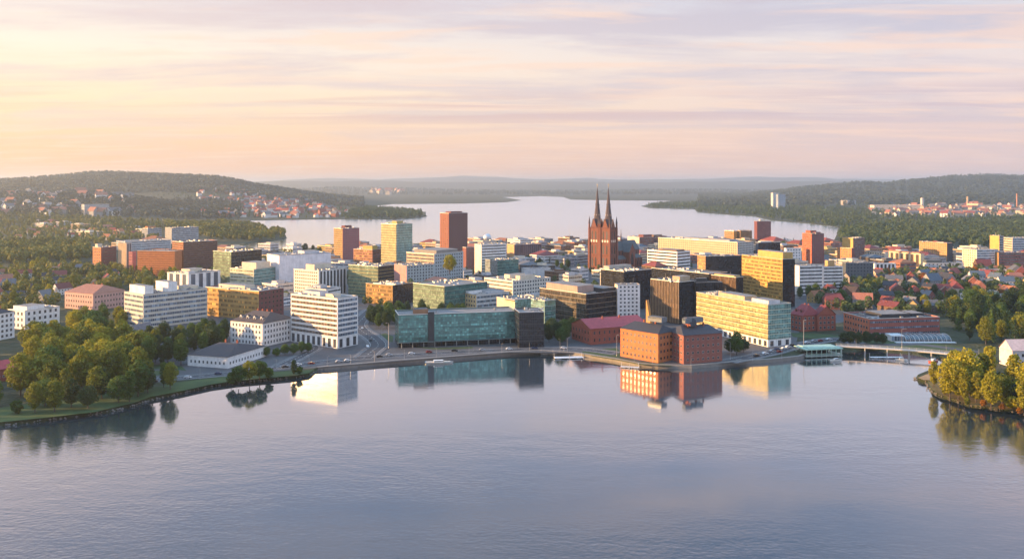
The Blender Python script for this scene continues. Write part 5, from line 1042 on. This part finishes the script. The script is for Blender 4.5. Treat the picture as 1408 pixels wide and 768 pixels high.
# ------------------------------------------------------------------ trees
rt = random.Random(99)
FOL = {'yellow-green': folm((.15,.165,.015), (.38,.34,.03), .35), 'olive green': folm((.075,.105,.014), (.23,.235,.028), .35), 'mid green': folm((.038,.085,.018), (.095,.155,.030)), 'dark green': folm((.020,.048,.016), (.048,.082,.024)), 'amber orange': folm((.16,.07,.012), (.36,.15,.02))}
BARK = plain((.07,.055,.045), .9)
def crown_mesh(shape, seed, m):
    """leaf sprays scattered through clumps of an uneven crown; nominal tree height 18 m"""
    r = random.Random(seed); b = MB()
    def leaf(p, nrm, s):
        n = (nrm*.8+Vector((r.gauss(0,.5), r.gauss(0,.5), r.gauss(0,.5)))).normalized(); q = n.to_track_quat('Z', 'Y').to_matrix(); t = r.uniform(0, 6.28)
        u = q @ Vector((math.cos(t), math.sin(t), 0))*s; v = q @ Vector((-math.sin(t), math.cos(t), 0))*s*r.uniform(.55, .9)
        k = len(b.v); b.v += [tuple(p-u), tuple(p-v*.8+u*.1), tuple(p+u), tuple(p+v)]; b.f.append((k, k+1, k+2, k+3)); b.mi.append(0); b.uv += [(0,0)]*4
    if shape == 'spruce':
        for i in range(17):
            f = i/16; z = 2.2+15.6*f; R = (1-f)**.85*3.5+.18; k = int(10+26*(1-f))
            for j in range(k):
                a = r.uniform(0, 6.28); rr = R*r.uniform(.35, 1.08); p = Vector((math.cos(a)*rr, math.sin(a)*rr, z-.32*rr+r.uniform(-.5, .5))); leaf(p, Vector((math.cos(a), math.sin(a), .7)), r.uniform(.42, .75))
        return b.mesh('crown', m)
    hw, zc, hh, n, per, rl = {'round': (5.6, 10.3, 8.0, 22, 125, (1.9, 3.0)), 'tall': (3.6, 10.6, 8.6, 22, 105, (1.3, 2.2)), 'wide': (6.6, 8.6, 6.6, 22, 125, (1.9, 3.2)), 'bush': (3.0, 3.0, 2.9, 10, 70, (1.0, 1.6))}[shape]
    for i in range(n):
        u = 1-2*(i+.5)/n; a = i*2.39996+r.uniform(-.5, .5); rad = r.uniform(*rl); q = math.sqrt(1-u*u); k = r.uniform(.72, 1.1)
        taper = 1-.28*max(0, u) - .12*max(0, -u)
        c = Vector((math.cos(a)*q*(hw-rad*.8)*k*taper, math.sin(a)*q*(hw-rad*.8)*k*taper, zc+u*(hh-rad*.7)*r.uniform(.88, 1.08)))
        for _ in range(per):
            d = Vector((r.gauss(0,1), r.gauss(0,1), r.gauss(0,1))).normalized(); p = c+Vector((d.x, d.y, d.z*.85))*rad*(r.uniform(.5, 1.0)**.5)*r.choice((1, 1, 1, 1.15))
            leaf(p, d, r.uniform(.32, .66))
    return b.mesh('crown', m)
def trunk_mesh(shape, seed):
    r = random.Random(seed); b = MB(); h = {'round': 12, 'tall': 14, 'wide': 10, 'bush': 3, 'spruce': 16.5}[shape]; w = .14 if shape == 'bush' else .36
    b.tube((0,0,-1), (0,0,h*.35), w, w*.75, 7); b.tube((0,0,h*.35), (r.uniform(-.3,.3), r.uniform(-.3,.3), h), w*.75, .06, 6)
    if shape != 'spruce':
        for k in range(6): a = k*1.1+r.uniform(0,.5); z = h*(.3+.08*k); b.tube((0,0,z), (math.cos(a)*h*.2, math.sin(a)*h*.2, z+h*.2), w*.35, .04, 5)
    return b.mesh('trunk', BARK)
TREES = {}
def proto(shape, hue, k):
    key = (shape, hue, k)
    if key not in TREES: TREES[key] = (crown_mesh(shape, k*17+len(shape), FOL[hue]), TRUNK.setdefault((shape, k), trunk_mesh(shape, k)))
    return TREES[key]
TRUNK = {}
NAMES = {'round': ('broadleaf_tree', 'broadleaf tree'), 'tall': ('birch_tree', 'slim tree'), 'wide': ('broadleaf_tree', 'spreading tree'), 'bush': ('shrub', 'shrub'), 'spruce': ('spruce_tree', 'spruce')}
NT_ = [0]
def tree(x, y, shape, hue, h, group, desc=None, label=None):
    nom = {'round': 18, 'tall': 19, 'wide': 15.5, 'bush': 6, 'spruce': 18}[shape]; s = h/nom; k = rt.randrange(3)
    root = empty(NAMES[shape][0], (x, y, ground_z(x, y)), rt.uniform(0, 6.28)); sx = s*rt.uniform(.88, 1.12); root.scale = (sx, sx*rt.uniform(.93, 1.07), s)
    cm, tm = proto(shape, hue, k); link('trunk', tm, root); link('crown', cm, root); NT_[0] += 1
    size = 'tall' if h > 17 else ('small' if h < 10 else 'medium')
    if label: tag(root, label, 'shrub' if shape == 'bush' else 'tree', group)
    else: auto_label(root, f"{size} {hue} {NAMES[shape][1]}", x, y, group, 'shrub' if shape == 'bush' else 'tree')
    return root
def grove(poly, n, mind, hts, hues, shapes, group, avoid=2.5, road=7):
    k = 0
    for x, y in scatter(poly, n, mind, rt, avoid):
        if not off_road(x, y, road): continue
        tree(x, y, rt.choice(shapes), rt.choice(hues), rt.uniform(*hts), group); k += 1
    return k
Yw, Ol, Mg, Dg, Am = 'yellow-green', 'olive green', 'mid green', 'dark green', 'amber orange'
def at(px, py, shape, hue, h, group): p = gp(px, py); tree(p.x, p.y, shape, hue, h, group)
g = 'trees of the lakeside park'
for px, py, sh, hue, h in [(-8,560,'round',Mg,15),(22,568,'bush',Mg,7),(48,567,'round',Ol,16),(75,566,'round',Ol,17),(62,558,'wide',Mg,15),(98,560,'round',Dg,15),(121,561,'wide',Dg,12.5),(140,548,'round',Dg,17),(163,553,'wide',Mg,15),(178,552,'tall',Mg,17),(190,545,'round',Mg,20),(203,540,'round',Dg,15),(234,535,'round',Ol,16),(225,532,'tall',Mg,15),
        (328,527,'wide',Mg,11),(343,524,'wide',Ol,13),(357,521,'wide',Mg,12),(370,518,'bush',Mg,6),(404,515,'tall',Dg,9.5),(318,527,'bush',Mg,7),(412,513,'bush',Mg,4.5)]: at(px, py, sh, hue, h, g)
grove([(28,545),(28,500),(60,470),(120,462),(170,478),(205,500),(200,540),(120,552),(60,552)], 58, 7.6, (16, 24), [Yw, Yw, Yw, Ol, Ol, Mg], ['round', 'round', 'wide', 'wide', 'tall', 'round'], g)
grove([(195,478),(310,462),(318,478),(300,484),(252,490),(250,502),(205,504)], 34, 8.5, (13, 19), [Mg, Dg, Dg, Ol], ['round', 'tall', 'round'], 'trees behind the low white house')
for px, py, h in [(352,491,6),(366,490,7),(380,489,6),(392,488,8),(404,487,8),(415,485,8.5),(340,488,6),(424,484,7)]: at(px, py, 'wide' if h > 6.5 else 'bush', Mg, h, 'trees by the bend of the road')
grove([(-30,392),(60,366),(170,376),(300,388),(225,410),(172,400),(90,400),(70,430),(-30,440)], 62, 12, (11, 17), [Ol, Ol, Yw, Mg], ['round', 'round', 'spruce'], 'trees of the villa quarter')
grove([(86,446),(170,436),(172,468),(95,462)], 13, 11, (12, 17), [Ol, Yw, Mg], ['round'], 'trees below the institute')
grove([(497,444),(545,432),(640,436),(640,444),(542,452),(505,456)], 34, 7.5, (12, 17), [Dg, Mg, Dg], ['round'], 'street trees behind the teal office')
grove([(738,478),(740,462),(790,456),(785,476)], 10, 7, (9, 14), [Dg, Mg], ['round', 'wide'], 'trees by the black waterfront block')
for px, py, h in [(1013,488,16),(1004,486,11),(1022,484,10),(1160,473,9),(1170,474,11),(1180,474,10),(1192,473,10),(1205,472,9),(1214,473,8),(1112,410,14),(1122,409,15),(1100,410,12),(1133,411,12)]: at(px, py, 'wide' if h < 12 else 'round', Dg if h < 12 else Mg, h, 'trees of the lakeside square')
grove([(1295,428),(1330,420),(1440,424),(1440,480),(1380,476),(1320,474),(1312,452)], 62, 8.5, (15, 24), [Dg, Dg, Dg, Mg, Mg, Ol], ['round', 'tall', 'spruce', 'round'], 'dark trees of the eastern park')
grove([(1100,405),(1165,385),(1440,372),(1440,425),(1300,430),(1290,436),(1150,434)], 52, 14, (10, 16), [Dg, Mg, Dg, Ol, Am, Yw], ['round', 'round', 'wide'], 'trees of the old quarter')
g = 'golden trees of the wooded point'
for px, py, sh, hue, h in [(1284,531,'tall',Yw,15),(1306,547,'round',Yw,22),(1318,549,'tall',Yw,20),(1330,545,'round',Yw,27),(1326,552,'tall',Yw,19),(1342,553,'tall',Yw,17),(1314,538,'round',Yw,23),(1352,538,'tall',Ol,22),(1361,530,'tall',Yw,24),(1363,561,'round',Yw,19),(1378,556,'round',Ol,16),(1392,562,'bush',Yw,7),(1394,548,'tall',Yw,25),(1386,552,'bush',Ol,8),(1408,568,'tall',Yw,21),(1416,560,'round',Yw,25),(1375,545,'wide',Dg,14),(1398,555,'wide',Dg,12),(1346,546,'wide',Ol,13),(1300,541,'bush',Yw,6),(1352,558,'bush',Am,3.5),(1378,563,'bush',Am,3.2),(1402,569,'bush',Am,3.5),(1330,556,'bush',Ol,4),(1432,570,'round',Ol,22)]: at(px, py, sh, hue, h, g)
p = find('tree growing on its roof'); pz = max(v[2] for v in p.children[0].bound_box)
tr = tree(gp(617, 417).x, gp(617, 417).y+10, 'wide', Yw, 19, 'rooftop trees', label='round golden tree growing on the roof of the wide green glass office'); tr.location.z = G+pz-1.2
grove([(660,338.5),(760,338),(760,345),(660,348)], 10, 20, (10, 15), [Dg], ['round'], 'trees of the back shore')
grove([(1075,337),(1150,336),(1150,350),(1075,345)], 16, 15, (12, 19), [Dg, Mg], ['round', 'spruce'], 'trees of the back shore')
grove([(408,346),(440,343),(440,352),(410,352)], 5, 14, (11, 16), [Dg, Mg], ['round'], 'trees of the back shore')
grove([(708,360),(790,356),(800,372),(715,372)], 18, 11, (9, 13), [Dg, Dg, Mg], ['round'], 'trees of the city centre')
# ------------------------------------------------------------------ woods too dense to count
def wood(name_label, polys, n, hts, m, nq=26, cone=.5, cw=.24, seed=1, hills=None, name='forest'):
    r = random.Random(seed); b = MB(); cnt = 0; P = []
    for poly in polys:
        Wp = [gp(*p) for p in poly]; P.append(([(p.x, p.y) for p in Wp], min(p.x for p in Wp), max(p.x for p in Wp), min(p.y for p in Wp), max(p.y for p in Wp)))
    V, Fa = [], []
    for _ in range(n*40):
        if cnt >= n: break
        if hills:
            px = r.uniform(hills[0], hills[1]); y = r.uniform(hills[2], hills[3]); x = (px-CX)*y/F
            if y < LAKEB[1]+400 and (inside(x, y, [(q.x, q.y) for q in LAKEW]) or segdist(x, y, LAKEW) < 15): continue
        else:
            PP, x0, x1, y0, y1 = r.choice(P) if len(P) > 1 else P[0]; x, y = r.uniform(x0, x1), r.uniform(y0, y1)
            if not inside(x, y, PP): continue
            if y < 2600 and not clear(x, y, 3): continue
        h = r.uniform(*hts); z = ground_z(x, y); cnt += 1; con = r.random() < cone
        for k in range(nq):
            f = ((k+.5)/nq); a = k*2.39996+r.uniform(-.3, .3)
            if con: rr = h*.22*(1-f)+.2; pz = h*(.12+.88*f); up = .5
            else: rr = h*cw*math.sqrt(max(0, 1-(2*f-1)**2))*1.35; pz = h*(.22+.78*f); up = (2*f-1)
            rr *= r.uniform(.7, 1.1); c = Vector((x+math.cos(a)*rr, y+math.sin(a)*rr, z+pz)); n_ = Vector((math.cos(a)+r.gauss(0,.3), math.sin(a)+r.gauss(0,.3), up+r.gauss(0,.3)+.15)).normalized()
            s = h*.75/math.sqrt(nq)*r.uniform(.75, 1.25); u = n_.cross(Vector((0.3,.2,1))).normalized(); w = n_.cross(u)
            i = len(V); V += [tuple(c-u*s-w*s*.4), tuple(c+u*s*.9-w*s*.5), tuple(c+u*s*.5+w*s*.8), tuple(c-u*s*.6+w*s*.7)]; Fa.append((i, i+1, i+2, i+3))
    me = bpy.data.meshes.new(name); me.from_pydata(V, [], Fa); me.materials.append(m); me.update()
    o = link(name, me); tag(o, name_label, 'wood', kind='stuff'); return o
FD = folm((.022,.050,.018), (.090,.120,.034), .2, True); FW = folm((.036,.060,.014), (.20,.19,.035), .25, True); FH = folm((.016,.034,.030), (.066,.088,.060), .15, True)
wood('dense dark wood in a belt behind the villa quarter', [[(-40,345),(60,336),(122,340),(125,360),(60,362),(-40,364)]], 420, (13, 19), FW, 34, .35, seed=2)
wood('wooded peninsula of tall trees reaching into the left arm of the lake', [[(230,312),(300,309),(345,313),(391,323.4),(392,327),(345,331.5),(300,330),(262,322)], [(-40,300),(120,303),(240,309),(250,316),(180,318),(100,312),(-40,312)]], 900, (13, 21), FW, 26, .4, seed=3)
wood('unseen wood added past the red house to shade the park lawn', [[(-420,620),(-200,590),(-75,575),(-60,520),(-75,470),(-420,480)]], 260, (10, 15), FW, 60, .2, seed=31)  # out-of-view trees, added to cast shade over the lawn and lower park
wood('mixed wood carrying on past the eastern park and old quarter', [[(1440,302),(1950,302),(1950,470),(1440,400)], [(1440,400),(1950,440),(1950,600),(1500,572),(1445,540)]], 1100, (10, 18), FD, 22, .35, seed=32)
wood('mixed wood carrying on past the villa quarter', [[(-45,312),(-500,312),(-500,475),(-45,470)]], 500, (9, 16), FW, 22, .3, seed=33)
wood('mass of low garden trees filling the villa quarter', [[(-40,380),(60,364),(170,374),(300,386),(228,412),(172,402),(90,402),(70,432),(-40,445)]], 330, (9, 15), FW, 44, .15, seed=21)
wood('mass of dark garden trees between the old quarter houses', [[(1100,405),(1165,385),(1300,374),(1440,376),(1440,430),(1300,432),(1290,437),(1150,436)]], 330, (8, 14), FD, 44, .15, seed=22)
wood('low trees in the courts of the city centre', [[(440,372),(640,362),(780,370),(1000,366),(1100,368),(1100,410),(960,420),(760,440),(620,430),(560,420),(440,440)]], 150, (7, 12), FD, 40, .1, seed=23)
wood('low trees in the streets of the western quarter', [[(270,350),(440,350),(440,402),(300,442),(190,432),(255,405)]], 110, (8, 13), FW, 40, .1, seed=24)
wood('low scattered trees of the misty valley quarter', [[(-40,312),(200,316),(225,330),(120,338),(-40,338)]], 420, (9, 15), FW, 24, .3, seed=4)
wood('dark wooded cape pointing into the lake beside the hillside town', [[(468,300),(490,290),(505,287.3),(540,290),(578,293.6),(586,297.3),(565,300),(530,301),(480,300.6)]], 460, (14, 22), FD, 24, .6, seed=5)
wood('broad green wood behind the eastern quarter and along the right shore of the lake', [[(1156,340),(1154,326),(1158,318),(1220,312),(1300,306),(1440,303),(1440,345),(1380,345),(1300,338),(1240,346),(1190,346)]], 1500, (13, 21), FD, 30, .45, seed=6)
wood('dark shore woods around the lone far high-rise', [[(956,287.8),(905,286),(884,283.8),(905,280.5),(980,279),(1060,284),(1160,289),(1240,296),(1300,302),(1220,309),(1156,313),(1110,306.5),(1060,302),(1038,297.2),(1000,294.6),(960,291.6)]], 1700, (10, 17), FD, 16, .6, seed=7)
wood('trees scattered between the houses of the hillside town', [], 430, (8, 14), FD, 20, .3, seed=8, hills=(215, 490, 2990, 4500))
wood('trees scattered between the far houses of the plain', [], 650, (9, 15), FD, 18, .3, seed=9, hills=(1150, 1440, 3000, 4600))
wood('conifer wood cloaking the misty hill on the left', [], 5600, (16, 28), FH, 9, .6, seed=10, hills=(-30, 500, 4400, 6200))
wood('woods on the low ridge before the misty hill', [], 1500, (16, 26), FH, 12, .5, seed=14, hills=(-40, 330, 2900, 4000))
wood('conifer wood cloaking the blue hills on the right', [], 5600, (17, 30), FH, 9, .6, seed=11, hills=(960, 1440, 4300, 9400))
wood('dark band of woods along the farthest shore', [], 2600, (16, 28), FH, 9, .5, seed=12, hills=(380, 1120, 9000, 12500))
# ------------------------------------------------------------------ cars, lamps
def make_car(col):
    root = empty('parked_car', (0,0,0)); b = MB(); P = [(-2.2,.35),(2.2,.35),(2.25,.8),(1.3,.95),(.7,1.45),(-1.1,1.48),(-2.0,1.0),(-2.25,.75)]
    for s in (-.88, .88): b.poly([(x, s, z) for x, z in (P if s < 0 else P[::-1])])
    for i in range(len(P)): a, c = P[i], P[(i+1) % len(P)]; b.poly([(a[0],.88,a[1]), (c[0],.88,c[1]), (c[0],-.88,c[1]), (a[0],-.88,a[1])])
    b.build('body', plain(col, .25), root)
    w = MB()
    for s in (-1, 1): q = [(-1.6,s*.89,1.0), (1.0,s*.89,1.0), (.6,s*.89,1.38), (-1.05,s*.89,1.4)]; w.poly(q if s < 0 else q[::-1])
    w.poly([(1.29,.8,.99), (1.29,-.8,.99), (.74,-.75,1.43), (.74,.75,1.43)][::-1]); w.build('window', glassm(GL['d']), root)
    for x in (-1.35, 1.35):
        for s in (-.8, .8): t = MB(); t.tube((x,s-.1,.33), (x,s+.1,.33), .33, n=10); t.tube((x,s+.1,.33), (x,s-.1,.33), .33, n=10); t.build('wheel', plain((.02,.02,.02)), root)
    return root
CARS = {'white': (.7,.7,.7), 'silver': (.4,.41,.43), 'black': (.02,.02,.022), 'dark red': (.22,.02,.02), 'navy blue': (.03,.05,.12)}
PR = {k: make_car(v) for k, v in CARS.items()}; first = {k: True for k in PR}
def car(px, py, rz, col, z=G+.17):
    p = gp(px, py, z); o = PR[col]
    if first[col]: first[col] = False; o.location = p; o.rotation_euler = (0,0,rz)
    else: o = copy_tree(o, p, rz)
    auto_label(o, f"{col} parked car", p.x, p.y, 'cars by the lakeside road', 'car')
for a in [(466,497.6,.45,'silver'),(522,490.6,.3,'black'),(505,477,1.9,'white'),(510,468,1.6,'black'),(498,452,1.7,'silver'),(590,484.6,.2,'dark red'),(700,480.4,.15,'white'),(410,502,.6,'white'),(300,514.2,.3,'navy blue'),(345,510.8,.35,'silver'),(1078,479.5,.4,'white'),(1062,483,.4,'silver'),(1110,471.4,.35,'white'),(1128,469,.3,'dark red'),(1040,489.5,.35,'black'),
          (436,455,.5,'white'),(226,511.5,.2,'silver'),(440,456.5,.5,'black'),(444,455.6,.5,'silver'),(448,454.8,.5,'navy blue'),(452,454,.5,'white'),(535,488.6,.2,'silver'),(566,486.6,.15,'white'),(625,482.9,.15,'black'),(663,481.6,.15,'silver'),(735,479.2,.1,'navy blue'),(775,479.0,0,'white'),(392,505.2,.45,'black'),(428,500.4,.5,'dark red'),(478,496.2,.3,'white'),(1090,475.2,.4,'black'),(1068,480.6,.4,'navy blue'),(1120,469.2,.3,'silver'),(1140,467.2,.2,'white'),(1084,477.4,.4,'white'),(1072,484.0,.4,'dark red'),(1100,476.3,.3,'silver'),(1052,486.5,.4,'white'),(212,525.0,.2,'black'),(258,519.5,.2,'white'),(240,510.6,.2,'black')]: car(*a)
def make_lamp():
    root = empty('street_lamp', (0,0,0)); b = MB(); b.tube((0,0,0), (0,0,.5), .22, .18, 8); b.tube((0,0,.5), (0,0,9), .12, .07, 6); b.build('pole', metalm((.35,.35,.36)), root)
    b = MB(); b.tube((0,0,8.9), (1.6,0,9.3), .06, n=5); b.build('arm', metalm((.35,.35,.36)), root); b = MB(); b.box(1.3, 2.2, -.16, .16, 9.2, 9.36, bottom=True); b.build('lamp_head', metalm((.25,.25,.26)), root); return root
lp = make_lamp()
for i, (px, py, s) in enumerate([(534.5,478.5,2.0),(848,489,1.6),(1004,494,1.3),(450,503.5,.7),(482,500,.7),(515,497.6,.75),(556,493.6,.7),(600,490.5,.7),(645,487.4,.7),(690,484.6,.7),(728,482.6,.7),(770,483.4,1.0),(780,484.2,1.1),(275,521,.8),(325,516,.8),(380,509,.8),(425,503.4,.8),(1105,478,2.2),(1170,472,1.2),(1240,478,1.5),(1182,470,1.4),(507,470,1.0),(525,467,1.0),(872,497,.7),(897,500.5,.7),(950,502.4,.7),(1035,496.6,.8),(1075,493,.8)]):
    p = gp(px, py); o = lp if i == 0 else copy_tree(lp, p, 0, s); o.location = p; o.scale = (s,)*3; o.rotation_euler.z = rt.uniform(0, 6)
    auto_label(o, f"{'very tall' if s > 1.4 else 'slim'} grey lamp post", p.x, p.y, 'lamp posts along the waterfront', 'lamp post')
finish_labels()
if __import__('os').environ.get('DEV'):
    n = len(FOOT)
    for i in range(n):
        for j in range(i):
            A, B_ = FOOT[i], FOOT[j]
            if (A[1]-B_[1])**2+(A[2]-B_[2])**2 < (A[3]+B_[3])**2:
                k = sum(inside(x, y, B_[0]) for x, y in A[0])+sum(inside(x, y, A[0]) for x, y in B_[0])
                if k and A[4] not in ('house', 'town_block'): print('OVERLAP', A[4], [round(v) for v in to_px((A[1], A[2], G))], B_[4], [round(v) for v in to_px((B_[1], B_[2], G))], k)
    print('TREES', NT_[0], 'OBJECTS', len(bpy.data.objects), 'FOOT', n)
